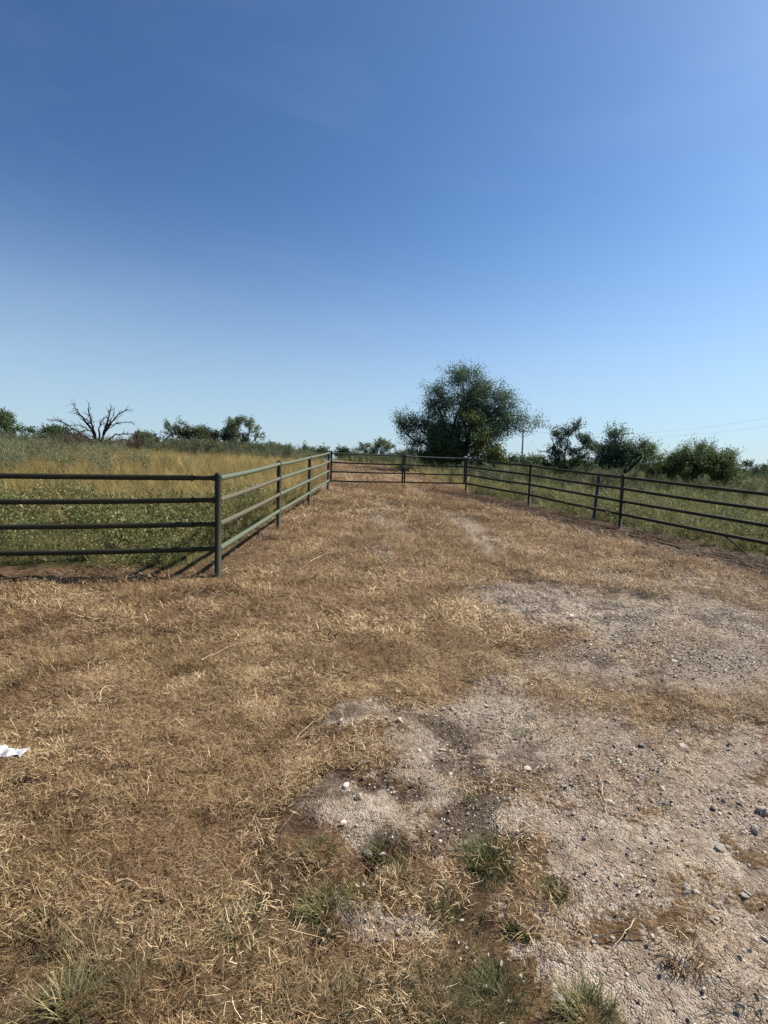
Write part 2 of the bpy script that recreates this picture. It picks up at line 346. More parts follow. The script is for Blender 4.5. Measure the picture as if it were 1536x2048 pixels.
# ------------------------------------------------------------------ plant-piece builders
def blades(rs, base, az, tilt, droop, L, w, nseg=2, tw=None, taper=1.3, lo=.0, hi=1.0):
    n = len(base); t = np.linspace(0, 1, nseg+1)
    th = tilt[:, None]+droop[:, None]*t[None, :]
    ds = np.stack([np.sin(th)*np.cos(az)[:, None], np.sin(th)*np.sin(az)[:, None], np.cos(th)], 2)*(L/nseg)[:, None, None]
    P = np.concatenate([np.zeros((n, 1, 3)), np.cumsum((ds[:, :-1]+ds[:, 1:])/2, 1)], 1)+base[:, None, :]
    sa = az+pi/2 if tw is None else az+tw
    s = np.stack([np.cos(sa), np.sin(sa), np.zeros(n)], 1)[:, None, :]
    ww = (w[:, None]*(1-t[None, :]**taper*.85))[:, :, None]*.5
    V = np.stack([P-s*ww, P+s*ww], 2).reshape(-1, 3)
    k = 2*(nseg+1); b = (np.arange(n)*k)[:, None, None]; j = (np.arange(nseg)*2)[None, :, None]
    F = (b+j+np.array([0, 1, 3, 2])[None, None, :]).reshape(-1, 4)
    T = np.repeat(rs.uniform(lo, hi, n), k)
    return V, F, T
def leaves(rs, C, D, L, w, lo=0, hi=1):
    n = len(C); D = D/np.linalg.norm(D, axis=1)[:, None]
    r = rs.normal(size=(n, 3)); s = np.cross(D, r); s /= np.linalg.norm(s, axis=1)[:, None]+1e-9
    a = C; b = C+D*(L*.45)[:, None]+s*(w*.5)[:, None]; c = C+D*L[:, None]; d = C+D*(L*.45)[:, None]-s*(w*.5)[:, None]
    V = np.stack([a, b, c, d], 1).reshape(-1, 3); F = np.arange(n*4).reshape(-1, 4)
    return V, F, np.repeat(rs.uniform(lo, hi, n), 4)
def tube(P, rad, sides=5, cap=False):
    P = np.asarray(P, float); rad = np.asarray(rad, float); n = len(P)
    T = np.gradient(P, axis=0); T /= np.linalg.norm(T, axis=1)[:, None]+1e-12
    ref = np.where(np.abs(T[:, 2:3]) > .9, [[1., 0, 0]], [[0, 0, 1.]])
    A = np.cross(T, ref); A /= np.linalg.norm(A, axis=1)[:, None]; B = np.cross(T, A)
    an = np.arange(sides)*2*pi/sides
    V = P[:, None, :]+rad[:, None, None]*(np.cos(an)[None, :, None]*A[:, None, :]+np.sin(an)[None, :, None]*B[:, None, :])
    V = V.reshape(-1, 3); i = np.arange(n-1)[:, None]*sides; j = np.arange(sides)[None, :]; j2 = (j+1) % sides
    F = np.stack([i+j, i+j2, i+sides+j2, i+sides+j], 2).reshape(-1, 4)
    if cap:
        for e, o in ((0, 0), (n-1, (n-1)*sides)):
            V = np.concatenate([V, P[e:e+1]]); c = len(V)-1; jj = np.arange(sides)
            a = np.stack([o+jj, o+(jj+1) % sides, np.full(sides, c), np.full(sides, c)], 1)
            F = np.concatenate([F, a])
    return V, F
def tubemesh(name, P, rad, mat, sides=12, cap=True, smooth=True):
    V, F = tube(P, rad, sides, cap)
    F = [list(dict.fromkeys(f)) for f in F.tolist()]
    me = bpy.data.meshes.new(name); me.from_pydata(V.tolist(), [], F); me.validate()
    at = me.attributes.new('tint', 'FLOAT', 'POINT'); at.data.foreach_set('value', np.full(len(V), .5, np.float32))
    if smooth: me.polygons.foreach_set('use_smooth', np.ones(len(me.polygons), bool))
    me.materials.append(mat); return me

# ------------------------------------------------------------------ prototypes (never linked to the scene)
def protos(name, fn, n):
    c = bpy.data.collections.new(name)
    for i in range(n):
        o = bpy.data.objects.new('%s_%02d' % (name, i), fn(np.random.RandomState(100+i*17+len(name)), i)); c.objects.link(o)
    return c
def p_litter(n, rad, L0, L1, w0, w1, mat, h=.012, lo=0, hi=1, tilt=.12):
    def f(rs, i):
        r = rad*np.sqrt(rs.rand(n)); a = rs.rand(n)*2*pi
        base = np.stack([r*np.cos(a), r*np.sin(a), rs.rand(n)**1.5*h+.001], 1)
        V, F, T = blades(rs, base, rs.rand(n)*2*pi, pi/2-np.abs(rs.normal(0, tilt, n)), rs.normal(0, .6, n)*rs.rand(n)+.1, rs.uniform(L0, L1, n)*rs.uniform(.5, 1, n), rs.uniform(w0, w1, n), 2, rs.uniform(1.0, 2.1, n), 3, lo, hi)
        V[:, 2] = np.maximum(V[:, 2], .001)
        return mesh('straw', V, F, mat, T)
    return f
def p_tuft(n, rad, L0, L1, w0, w1, mat, spread=.7, dr=(.2, 1.0), lo=0, hi=1, seg=3, lean=0):
    def f(rs, i):
        r = rad*np.sqrt(rs.rand(n)); a = rs.rand(n)*2*pi
        base = np.stack([r*np.cos(a), r*np.sin(a), np.full(n, -.01)], 1)
        az = a+rs.normal(0, .8, n)
        if lean: az = np.where(rs.rand(n) < lean, rs.normal(0.3, .7, n), az)
        V, F, T = blades(rs, base, az, np.abs(rs.normal(0, spread*.5, n))+spread*.25, rs.uniform(*dr, n), rs.uniform(L0, L1, n), rs.uniform(w0, w1, n), seg, None, 1.6, lo, hi)
        return mesh('tuft', V, F, mat, T)
    return f
def p_weed(stems, h0, h1, nl, ll, lw, mat, spread=.5, stemw=.004, up_=.4):
    def f(rs, i):
        A = Acc()
        for s in range(stems):
            az = rs.rand()*2*pi; ti = rs.rand()*spread; L = rs.uniform(h0, h1); t = np.linspace(0, 1, 5)
            th = ti+t*rs.uniform(-.1, .5)
            d = np.stack([np.sin(th)*cos(az), np.sin(th)*sin(az), np.cos(th)], 1)*(L/4)
            P = np.concatenate([[[0, 0, 0]], np.cumsum(d[:-1], 0)])+[rs.normal(0, .05), rs.normal(0, .05), -.02]
            V, F = tube(P, np.linspace(stemw, stemw*.4, 5), 3); A.add(V, F, np.full(len(V), rs.uniform(.3, .8)))
            u = rs.uniform(.15, 1, nl); C = np.stack([np.interp(u, t, P[:, q]) for q in range(3)], 1)
            D = rs.normal(size=(nl, 3)); D[:, 2] = np.abs(D[:, 2])*.6+up_
            off = rs.normal(size=(nl, 3))*np.array([1, 1, .5])*ll*1.1*(1.2-u)[:, None]
            A.add(*leaves(rs, C+off, D, rs.uniform(.6, 1.2, nl)*ll, rs.uniform(.7, 1.2, nl)*lw))
        return A.mesh('weed', mat)
    return f
def rock_vf(rs, r, flat=.55, ang=.32):
    import bmesh
    bm = bmesh.new(); bmesh.ops.create_icosphere(bm, subdivisions=2, radius=1)
    V = np.array([v.co[:] for v in bm.verts]); F = np.array([[l.index for l in f.verts]+[f.verts[-1].index] for f in bm.faces]); bm.free()
    for q in range(7):                       # cut flat chips
        nrm = rs.normal(size=3); nrm /= np.linalg.norm(nrm); d = rs.uniform(.55, .85)
        e = V@nrm-d; V = V-np.where(e > 0, e, 0)[:, None]*nrm[None, :]
    V = V*np.array([rs.uniform(.8, 1.3), rs.uniform(.6, 1.0), flat*rs.uniform(.7, 1.3)])*r
    V = V+rs.normal(0, .025*r, V.shape)
    a = rs.rand()*2*pi; c, s = cos(a), sin(a); V = V@np.array([[c, -s, 0], [s, c, 0], [0, 0, 1]]).T
    return V, F
def tri(F): return [list(dict.fromkeys(f)) for f in F.tolist()]
def p_peb(n, rad, r0, r1):
    def f(rs, i):
        V_, F_, T_ = [], [], []; c = 0
        for j in range(n):
            r = r0+(r1-r0)*rs.rand()**4; V, F = rock_vf(rs, r); a = rs.rand()*2*pi; d = rad*math.sqrt(rs.rand())
            V = V+[d*cos(a), d*sin(a), r*.12]; V_.append(V); F_ += [[q+c for q in ff] for ff in tri(F)]; c += len(V); T_.append(np.full(len(V), rs.beta(2.2, 2)))
        V = np.concatenate(V_); me = bpy.data.meshes.new('pebbles'); me.from_pydata(V.tolist(), [], F_); me.validate()
        at = me.attributes.new('tint', 'FLOAT', 'POINT'); at.data.foreach_set('value', np.concatenate(T_).astype(np.float32)); me.materials.append(M['stone']); return me
    return f
def scatter(name, pts, coll, nproto, smin, smax, label, seed=1, tiltmax=.12, zoff=0.0, sc=None, rz=None):
    rs = np.random.RandomState(seed); n = len(pts)
    V = np.column_stack([pts, hz(pts[:, 0], pts[:, 1])+zoff]).astype(np.float32)
    me = bpy.data.meshes.new(name); me.vertices.add(n); me.vertices.foreach_set('co', V.ravel())
    ro = np.column_stack([rs.normal(0, tiltmax, n), rs.normal(0, tiltmax, n), rs.rand(n)*2*pi if rz is None else rs.normal(rz[0], rz[1], n)]).astype(np.float32)
    a = me.attributes.new('rot', 'FLOAT_VECTOR', 'POINT'); a.data.foreach_set('vector', ro.ravel())
    s = rs.uniform(smin, smax, n)
    if sc is not None: s = s*sc
    a = me.attributes.new('scl', 'FLOAT', 'POINT'); a.data.foreach_set('value', s.astype(np.float32))
    a = me.attributes.new('pick', 'INT', 'POINT'); a.data.foreach_set('value', rs.randint(0, nproto, n).astype(np.int32))
    me.update(); o = obj(name, me); tag(o, label, None, None, 'stuff')
    g = bpy.data.node_groups.new(name, 'GeometryNodeTree')
    g.interface.new_socket('Geometry', in_out='INPUT', socket_type='NodeSocketGeometry'); g.interface.new_socket('Geometry', in_out='OUTPUT', socket_type='NodeSocketGeometry')
    gi = g.nodes.new('NodeGroupInput'); go = g.nodes.new('NodeGroupOutput'); ip = g.nodes.new('GeometryNodeInstanceOnPoints')
    ci = g.nodes.new('GeometryNodeCollectionInfo'); ci.inputs[0].default_value = coll; ci.inputs[1].default_value = True; ci.inputs[2].default_value = True
    def na(t, nm):
        q = g.nodes.new('GeometryNodeInputNamedAttribute'); q.data_type = t; q.inputs[0].default_value = nm
        return [s_ for s_ in q.outputs if s_.enabled and s_.name == 'Attribute'][0]
    g.links.new(gi.outputs[0], ip.inputs['Points']); g.links.new(ci.outputs[0], ip.inputs['Instance']); ip.inputs['Pick Instance'].default_value = True
    g.links.new(na('INT', 'pick'), ip.inputs['Instance Index']); g.links.new(na('FLOAT_VECTOR', 'rot'), ip.inputs['Rotation']); g.links.new(na('FLOAT', 'scl'), ip.inputs['Scale'])
    g.links.new(ip.outputs[0], go.inputs[0])
    md = o.modifiers.new('scatter', 'NODES'); md.node_group = g
    return o
def rnd(seed, dens, x0, x1, y0, y1, wedge=True):
    rs = np.random.RandomState(seed); n = int(dens*(x1-x0)*(y1-y0)); p = np.column_stack([rs.uniform(x0, x1, n), rs.uniform(y0, y1, n)])
    if wedge: p = p[np.abs(p[:, 0]) < p[:, 1]*.84+1.6]
    return p, rs
def keep(p, rs, prob): return p[rs.rand(len(p)) < prob]

# ------------------------------------------------------------------ foreground litter, stubble, gravel
pr_l = protos('near_straw', p_litter(175, .15, .012, .08, .001, .0024, M['straw'], .03, tilt=.3), 6)
pr_n = protos('fine_straw', p_litter(210, .14, .010, .060, .0008, .0019, M['straw'], .028, tilt=.35), 6)
pr_m = protos('mid_straw', p_litter(150, .28, .03, .13, .0022, .0048, M['straw'], .055, .0, 1, tilt=.32), 5)
pr_f = protos('far_straw', p_litter(140, .42, .06, .2, .0045, .0095, M['straw'], .08, .0, 1, tilt=.32), 4)
pr_t = protos('stubble', p_tuft(70, .06, .025, .085, .0012, .0028, M['tuft'], 1.0, (.2, 1.0)), 6)
pr_lo = protos('long_straw', p_litter(16, .2, .06, .17, .0009, .0019, M['straw'], .045, .3, 1, tilt=.35), 5)
pr_tm = protos('mid_stubble', p_tuft(40, .09, .03, .10, .0025, .005, M['tuft'], 1.1, (.2, 1.2)), 5)
pr_o = protos('olive_turf', p_tuft(80, .07, .03, .085, .0011, .0026, M['olive'], .9, (.2, 1.0)), 5)
pr_k = protos('thatch', p_litter(90, .28, .04, .16, .003, .006, M['dlitter'], .03, tilt=.2), 4)
pr_p = protos('pebbles', p_peb(52, .17, .0016, .0095), 6)
pr_p1 = protos('single_stones', p_peb(1, .001, .010, .011), 8)
pr_pf = protos('coarse_pebbles', p_peb(50, .34, .004, .016), 4)
CLS = [(-.23, 1.95, .09, .10, 230, 'left clump of the upper row of green clumps'),
       (.05, 1.97, .08, .11, 230, 'sparse green clump just behind the grey stone'),
       (.09, 1.86, .08, .08, 160, 'yellowish clump right of the grey stone', 'olive'),
       (.47, 1.93, .12, .13, 520, 'largest and darkest green clump'),
       (.29, 1.76, .09, .09, 220, 'medium clump between the largest clump and the white dust patch'),
       (.24, 1.69, .06, .07, 130, 'small clump on the right rim of the white dust patch'),
       (.69, 1.77, .08, .09, 330, 'dark compact clump right of the white dust patch'),
       (.53, 1.64, .07, .07, 170, 'greyish clump on pale gravel below the dark compact clump'),
       (-.17, 1.70, .13, .12, 330, 'broad green clump left of the white dust patch'),
       (-.06, 1.75, .07, .11, 150, 'thin upright clump touching the left rim of the white dust patch'),
       (.40, 1.43, .11, .12, 330, 'green clump near the bottom edge right of centre'),
       (.66, 1.37, .10, .13, 260, 'upright clump cut by the bottom edge'),
       (-.88, 1.32, .08, .17, 70, 'long bladed blue green clump near the bottom left corner'),
       (-1.13, 1.6, .09, .10, 60, 'few wide green blades at the left edge'),
       (.41, 4.0, .10, .09, 130, 'small tan and green tuft on the bare strip', 'olive'),
       (.65, 3.56, .12, .09, 200, 'bright green tuft left of the gravel band'),
       (.83, 2.81, .07, .06, 140, 'small dark tuft in the middle gravel'),
       (.95, 3.0, .07, .06, 120, 'small dark tuft behind the middle gravel'),
       (.47, 2.26, .08, .06, 140, 'low green tuft above the largest clump'),
       (.37, 1.98, .06, .06, 110, 'low dark tuft left of the largest clump'),
       (-.45, 1.62, .13, .09, 240, 'spreading olive clump in the straw left of centre', 'olive'),
       (.12, 3.42, .08, .07, 150, 'orange dry tuft on the bare strip', 'tuft'),
       (1.07, 1.82, .1, .05, 160, 'flat dry tuft on pale dust', 'tuft'),
       (1.05, 1.57, .12, .08, 240, 'tan dry tuft near the bottom right', 'tuft'),
       (.60, 2.05, .12, .06, 200, 'reddish dry tuft right of the largest clump', 'tuft')]
def flat(p):
    return 1-.8*sstep(-.5, -.3, outside(p[:, 0], p[:, 1]))*(p[:, 0] < 0)*(p[:, 1] < 8)
def near_clump(p):
    v = np.ones(len(p))
    for c in CLS:
        v *= sstep(.35, .95, np.hypot(p[:, 0]-c[0], p[:, 1]-c[1]+.01)/max(.12, c[2]*1.25))*.5+.5
    return v
def inside(p): return outside(p[:, 0], p[:, 1]) < np.where(p[:, 0] < 0, .35, -.02)
p, rs = rnd(1, 170, -4.5, 4.6, .5, 4.4); g_ = gravel(p[:, 0], p[:, 1]); n_ = fbm(p[:, 0], p[:, 1], 2.2, 90)
pl_ = ell(p[:, 0], p[:, 1], PALE)*(1-ell(p[:, 0], p[:, 1], STRB)); g_ = np.maximum(g_, pl_*.9)
bt_ = (1-sstep(1.35, 1.85, p[:, 1]+.5*(n_-.5))); cov = near_clump(p)
p = keep(p, rs, np.clip(1.2-g_*1.9, .06, 1)*np.clip(.1+1.5*n_, 0, 1)*(1-.8*bt_)*cov*(1-.8*pit(p[:, 0], p[:, 1])))
fn_ = p[:, 1]+.5*(rs.rand(len(p))-.5) < 2.35
scatter('straw_litter', p[fn_], pr_n, 6, .8, 1.25, 'fine cut straw lying along the bottom of the photo', 3)
scatter('straw_litter', p[~fn_], pr_l, 6, .8, 1.25, 'brown cut straw lying over the foreground', 2)
p, rs = rnd(61, 16, -4.5, 4.6, .5, 5.5); g_ = gravel(p[:, 0], p[:, 1]); n_ = fbm(p[:, 0], p[:, 1], 1.5, 95)
p = keep(p, rs, np.clip(1.1-g_*1.9, .1, 1)*sstep(.4, .6, n_)*near_clump(p))
scatter('long_straw', p, pr_lo, 5, .6, 1.2, 'long pale stems lying on top of the cut straw', 62, zoff=.006)
p, rs = rnd(3, 66, -7, 8, 4.0, 9.5); p = p[inside(p)]; g_ = gravel(p[:, 0], p[:, 1]); n_ = fbm(p[:, 0], p[:, 1], 1.6, 91)
p = keep(p, rs, np.clip(1.2-g_*1.8, .12, 1)*np.clip(.2+1.4*n_, 0, 1)*(1-.97*band(p[:, 0], p[:, 1]))*(1-.8*pit(p[:, 0], p[:, 1]))*flat(p))
scatter('straw_litter', p, pr_m, 5, .7, 1.2, 'tan cut straw over the middle of the apron', 4)
p, rs = rnd(5, 26, -3, 7, 9, 20); p = p[inside(p)]; g_ = gravel(p[:, 0], p[:, 1]); n_ = fbm(p[:, 0], p[:, 1], 1.2, 92)
p = keep(p, rs, np.clip(1.1-g_*1.8, .1, 1)*np.clip(.1+1.4*n_, 0, 1)*(1-.97*band(p[:, 0], p[:, 1])))
scatter('straw_litter', p, pr_f, 4, .6, 1.1, 'pale cut straw lying in front of the gate', 6)
# stubble tufts
p, rs = rnd(7, 190, -4.5, 4.5, .5, 5.0); g_ = gravel(p[:, 0], p[:, 1]); n_ = fbm(p[:, 0], p[:, 1], 1.7, 33)
p = keep(p, rs, np.clip(.95-g_*2.6, .02, 1)*sstep(.38, .62, n_)*.95)
scatter('grass_stubble', p, pr_t, 6, .6, 1.25, 'short dry stubble of the mown grass', 8)
p, rs = rnd(9, 420, -3.2, 3.2, .5, 2.6); g_ = gravel(p[:, 0], p[:, 1]); n_ = fbm(p[:, 0], p[:, 1], 2.4, 44)
bot = (1-sstep(1.45, 1.95, p[:, 1]+.35*(n_-.5)+.18*np.maximum(p[:, 0]-.3, 0)))
p = keep(p, rs, np.clip(.9-g_*2.2, .02, 1)*bot*sstep(.25, .55, n_))
scatter('short_turf', p, pr_o, 5, .6, 1.15, 'short olive green turf along the bottom of the photo', 10)
p, rs = rnd(11, 60, -5, 7, 4.3, 9.5); p = p[inside(p)]; n_ = fbm(p[:, 0], p[:, 1], 1.1, 55); g_ = gravel(p[:, 0], p[:, 1])
p = keep(p, rs, sstep(.44, .62, n_)*np.clip(1-g_*2, 0, 1)*(1-.9*band(p[:, 0], p[:, 1]))*flat(p))
scatter('grass_stubble', p, pr_tm, 5, .8, 1.5, 'dry stubble tufts between the fences', 12)
p, rs = rnd(63, 26, -3, 7, 9, 17.5); p = p[inside(p)]; n_ = fbm(p[:, 0], p[:, 1], .8, 56)
p = keep(p, rs, sstep(.42, .62, n_)*.9*(1-.9*band(p[:, 0], p[:, 1])))
scatter('grass_stubble', p, pr_tm, 5, 1.0, 1.7, 'dry stubble tufts in front of the gate', 64)
# dark thatch under the right fence and left corner
p, rs = rnd(13, 24, -7, 9, 5, 17); o_ = outside(p[:, 0], p[:, 1])
p = keep(p, rs, (.25+.75*sstep(.4, .6, fbm(p[:, 0], p[:, 1], 2, 12)))*band(p[:, 0], p[:, 1])*(o_ < .3))
scatter('dark_thatch', p, pr_k, 4, .7, 1.3, 'dark brown thatch raked along the foot of the fences', 14)
# gravel
p, rs = rnd(15, 105, -.8, 4.5, .6, 4.2); g_ = gravel(p[:, 0], p[:, 1]); p = keep(p, rs, sstep(.15, .9, g_)**1.5*.75*(1-.6*ell(p[:, 0], p[:, 1], PALE))+.015)
scatter('loose_gravel', p, pr_p, 6, .7, 1.35, 'loose pale limestone gravel in the foreground', 16)
p, rs = rnd(65, 260, -.8, 5, .6, 6.5); g_ = gravel(p[:, 0], p[:, 1]); p = keep(p, rs, sstep(.1, .7, g_)*sstep(.35, .65, fbm(p[:, 0], p[:, 1], 4, 19))*.5)
scatter('loose_gravel', p, pr_p1, 8, .35, 1.0, 'scattered single limestone chips of mixed size', 66, zoff=.001, sc=np.random.RandomState(5).rand(len(p))**3*1.5+.55)
p, rs = rnd(17, 60, -1, 8, 3.8, 8.0); g_ = gravel(p[:, 0], p[:, 1]); p = keep(p, rs, sstep(.15, .8, g_))
scatter('loose_gravel', p, pr_pf, 4, .7, 1.2, 'coarse gravel band crossing right of centre', 18)
p, rs = rnd(67, 11, -8, 4, 17, 36); c_, w_ = road_c(p[:, 1]); p = keep(p, rs, (np.abs(p[:, 0]-c_) < w_)*sstep(.3, .6, fbm(p[:, 0], p[:, 1], .9, 18)))
scatter('straw_litter', p, pr_f, 4, .8, 1.5, 'straw scattered on the lane beyond the gate', 68)
p, rs = rnd(18, 12, -12, 4, 18, 40); g_ = gravel(p[:, 0], p[:, 1]); p = keep(p, rs, sstep(.2, .8, g_)*.6)
scatter('loose_gravel', p, pr_pf, 4, 1.0, 1.8, 'pale stones on the lane beyond the gate', 19)

# ------------------------------------------------------------------ meadow beyond the fences
pr_g = protos('golden_grass', p_tuft(34, .12, .35, .75, .005, .010, M['golden'], .55, (.3, 1.3), lean=.5), 6)
pr_gm = protos('meadow_grass', p_tuft(30, .12, .3, .7, .006, .012, M['meadow'], .6, (.3, 1.5), lean=.4), 6)
pr_w = protos('green_weed', p_weed(6, .22, .42, 26, .045, .016, M['weed']), 6)
pr_s = protos('sage_weed', p_weed(7, .3, .6, 30, .05, .012, M['sage'], .4, up_=1.0), 5)
pr_b = protos('broomweed', p_weed(9, .6, 1.1, 40, .09, .03, M['plumeg'], .35, .006, up_=1.4), 5)
# left side: weeds close to the fence, golden grass behind, sage on the rise
def left(p): return p[(outside(p[:, 0], p[:, 1])+.5*(fbm(p[:, 0], p[:, 1], 2.5, 7)-.5) > np.where(p[:, 1] < 7, .42, .25)) & (p[:, 0] < road_c(p[:, 1])[0]-.5)]
def lz(p): return fbm(p[:, 0], p[:, 1], .35, 71)
p, rs = rnd(21, 22, -13, -1.5, 5.2, 12.5); p = left(p); n_ = lz(p)
o_ = outside(p[:, 0], p[:, 1])
nearw = 1-sstep(8.6, 10.4, p[:, 1]+2.5*(n_-.5)+.12*(p[:, 0]+6)); nearw = np.maximum(nearw, (1-sstep(1.0, 2.4, o_))*.8)
p = keep(p, rs, nearw*(.35+.65*sstep(.38, .6, fbm(p[:, 0], p[:, 1], 1.3, 17))))
scatter('green_weeds', p, pr_w, 6, .5, 1.5, 'low green weeds just behind the left fences', 22, sc=np.clip(.45+.5*outside(p[:, 0], p[:, 1]), .45, 1.1))
p, rs = rnd(23, 9, -16, -1.6, 5.2, 16); p = left(p); p = keep(p, rs, np.full(len(p), .7))
scatter('mixed_grass', p, pr_gm, 6, .4, .8, 'green and tan grass among the weeds left of the fence', 24)
p, rs = rnd(69, 7, -13, -1.6, 5.3, 12); p = left(p); p = keep(p, rs, sstep(.4, .6, fbm(p[:, 0], p[:, 1], .9, 15)))
scatter('golden_grass', p, pr_g, 6, .3, .6, 'thin straw coloured grass among the near weeds', 70)
p, rs = rnd(25, 13, -40, -1.6, 8.0, 34); p = left(p); p = p[p[:, 0] > -p[:, 1]*.84-2]; n_ = lz(p)
yy = p[:, 1]+2.5*(n_-.5)+.12*(p[:, 0]+6)
sage = sstep(.0, .5, (-p[:, 0]/np.maximum(p[:, 1], 1)-.47))*sstep(14, 17, p[:, 1])
gol = sstep(8.8, 10.2, yy)*(1-sstep(26, 34, p[:, 1])*.6)*(1-.85*sage)
p = keep(p, rs, gol*.9)
scatter('golden_grass', p, pr_g, 6, .55, 1.0, 'tall golden dry grass across the left field', 26, rz=(.2, .9))
p, rs = rnd(27, 5, -50, -3, 13, 46); p = left(p); p = p[p[:, 0] > -p[:, 1]*.84-2]
sg = sstep(-.1, .25, (-p[:, 0]/p[:, 1]-.45)+.3*(lz(p)-.5))*sstep(13, 17, p[:, 1])
sg = np.maximum(sg, sstep(27, 31, p[:, 1]))
p = keep(p, rs, sg)
scatter('sage_weeds', p, pr_s, 5, .9, 1.5, 'grey green weeds on the rise around the dead tree', 28)
# broomweed belt at the crest of the left field
p, rs = rnd(29, 4.2, -46, -3.4, 29, 50); p = p[(p[:, 0] > -p[:, 1]*.84-2)]; c_, w_ = road_c(p[:, 1])
q_ = -p[:, 0]/p[:, 1]
p = keep(p, rs, sstep(.16, .22, q_)*(.2+.8*sstep(.45, .6, fbm(p[:, 0], p[:, 1], .25, 66)))*(1-.6*sstep(.42, .5, q_)))
scatter('tall_broomweed', p, pr_b, 5, .7, 1.25, 'tall green weeds along the crest of the left field', 30)
# right side meadow
def right(p): return p[(outside(p[:, 0], p[:, 1]) > .12) & (p[:, 0] > road_c(p[:, 1])[0]+.5)]
p, rs = rnd(31, 17, 1.5, 26, 6, 20); p = right(p); p = p[p[:, 0] < p[:, 1]*.84+2]; o_ = outside(p[:, 0], p[:, 1])
p = keep(p, rs, np.clip(.35+o_*.6, 0, .95))
scatter('meadow_grass', p, pr_gm, 6, .6, 1.05, 'tall green grass behind the right fence', 32, sc=np.clip(.45+.35*outside(p[:, 0], p[:, 1]), .45, 1))
p, rs = rnd(33, 9, 1.5, 22, 6, 18); p = right(p); p = keep(p, rs, sstep(.42, .6, fbm(p[:, 0], p[:, 1], .5, 14)))
scatter('green_weeds', p, pr_w, 6, .8, 1.5, 'leafy green weeds behind the right fence', 34)
p, rs = rnd(35, 5, -10, 60, 19, 58); p = right(p); p = p[p[:, 0] < p[:, 1]*.84+2]; p = keep(p, rs, np.where(p[:, 1] > 36, .45, .85))
scatter('meadow_grass', p, pr_gm, 6, .9, 1.45, 'green meadow grass in the right background', 36)
p, rs = rnd(37, 2.0, -10, 60, 18, 56); p = right(p); p = keep(p, rs, sstep(.45, .6, fbm(p[:, 0], p[:, 1], .2, 16)))
scatter('tall_broomweed', p, pr_b, 5, .5, .95, 'tall green weeds around the right trees', 38)
p, rs = rnd(39, 8, -4, 9, 16.5, 34); p = right(p); o_ = outside(p[:, 0], p[:, 1]); p = keep(p, rs, np.clip(1.2-o_*.35, 0, 1)*.9)
scatter('golden_grass', p, pr_g, 6, .5, .9, 'golden grass verge right of the lane beyond the gate', 40)

# ------------------------------------------------------------------ pipe fences and gate
RP, RR = .0375, .031
def pipe(name, a, b, r, mat, parent, sides=14):
    a = np.array(a, float); b = np.array(b, float); o0 = np.array(parent.location); L_ = np.linalg.norm(b-a); e = .012/max(L_, .1); sag = .006*L_*random.random() if L_ > 1.5 else 0
    return obj(name, tubemesh(name, [a+(b-a)*t-o0-np.array([0, 0, sag*4*t*(1-t)]) for t in ((0, e, 2*e, .25, .5, .75, 1-2*e, 1-e, 1) if L_ > .6 else (0, .5, 1))], [r*q for q in ((1.22, 1.16, 1, 1, 1, 1, 1, 1.16, 1.22) if L_ > .6 else (1, 1, 1))], mat, sides), parent)
def post(x_, y_, top, parent, mat, r=RP, lean=(0, 0), name='post'):
    zb = float(terr(x_, y_))-.25; h = top-zb; o0 = np.array(parent.location)
    zs = np.array([0, h-.045, h-.03, h-.012, h-.003, h+.001]); rr = np.array([1, 1, .98, .8, .5, .12])*r
    P = np.stack([x_+lean[0]*(zs-.25), y_+lean[1]*(zs-.25), zb+zs], 1)-o0
    return obj(name, tubemesh(name, P, rr, mat, 16), parent)
RH = [.31, .595, .87, 1.12]; PH = 1.19
def G2(p, h=0): return np.array([p[0], p[1], float(terr(p[0], p[1]))+h])
lw_pts = [(-1.89, 5.67), (-1.833, 8.669), (-1.741, 11.556), (-1.675, 14.805)]
f1 = empty('pipe_fence', G2(lw_pts[0]), 'green pipe fence wing running from the near corner post to the gate', 'fence', 'four rail pipe fences')
for i, q in enumerate(lw_pts): post(q[0], q[1], float(terr(*q))+PH, f1, M['pipe'])
for i in range(3):
    a, b = np.array(lw_pts[i]), np.array(lw_pts[i+1])
    for j, h in enumerate(RH):
        mt = M['pipe_rust'] if (i == 0 and j in (1, 2)) else M['pipe_pale']
        u = (b-a)/np.linalg.norm(b-a)*RP*.8
        o = pipe('rail', G2(a+u, h), G2(b-u, h), RR, mt, f1)
        if mt is M['pipe_rust']: o['label'] = 'brown primer coloured rail'
f0p = (-4.95, 5.205)
f0 = empty('pipe_fence', G2(f0p), 'dark pipe fence running off the left edge before the weeds', 'fence', 'four rail pipe fences')
post(f0p[0], f0p[1], float(terr(*f0p))+1.17, f0, M['pipe'])
zc = float(terr(-1.89, 5.67))
for j, h in enumerate(RH):
    a = np.array([-1.89, 5.67, zc+h+.005]); zt = [.70, .98, 1.255, 1.525][j]; s = (a[0]+4.13)
    d = np.array([-2.24, -.34, zt-a[2]])/1.0; u = d/np.linalg.norm(d)
    st = a+u*RP*.8; en = a+u*.27; fin = a+d*(3.06/2.24)
    pipe('rail', en, fin, RR, M['pipe'], f0)
    pipe('rail_end', st, en+u*.03, RR*.86, M['pipe'], f0)
    pipe('weld_collar', st, st+u*.035, RR*1.08, M['pipe'], f0)
rp_pts = [(2.725, 16.784), (4.102, 14.168), (5.217, 10.992), (6.62, 7.78)]
f2 = empty('pipe_fence', G2(rp_pts[0]), 'dark green pipe fence wing from the gate to the right edge', 'fence', 'four rail pipe fences')
for q in rp_pts: post(q[0], q[1], float(terr(*q))+PH, f2, M['pipe'])
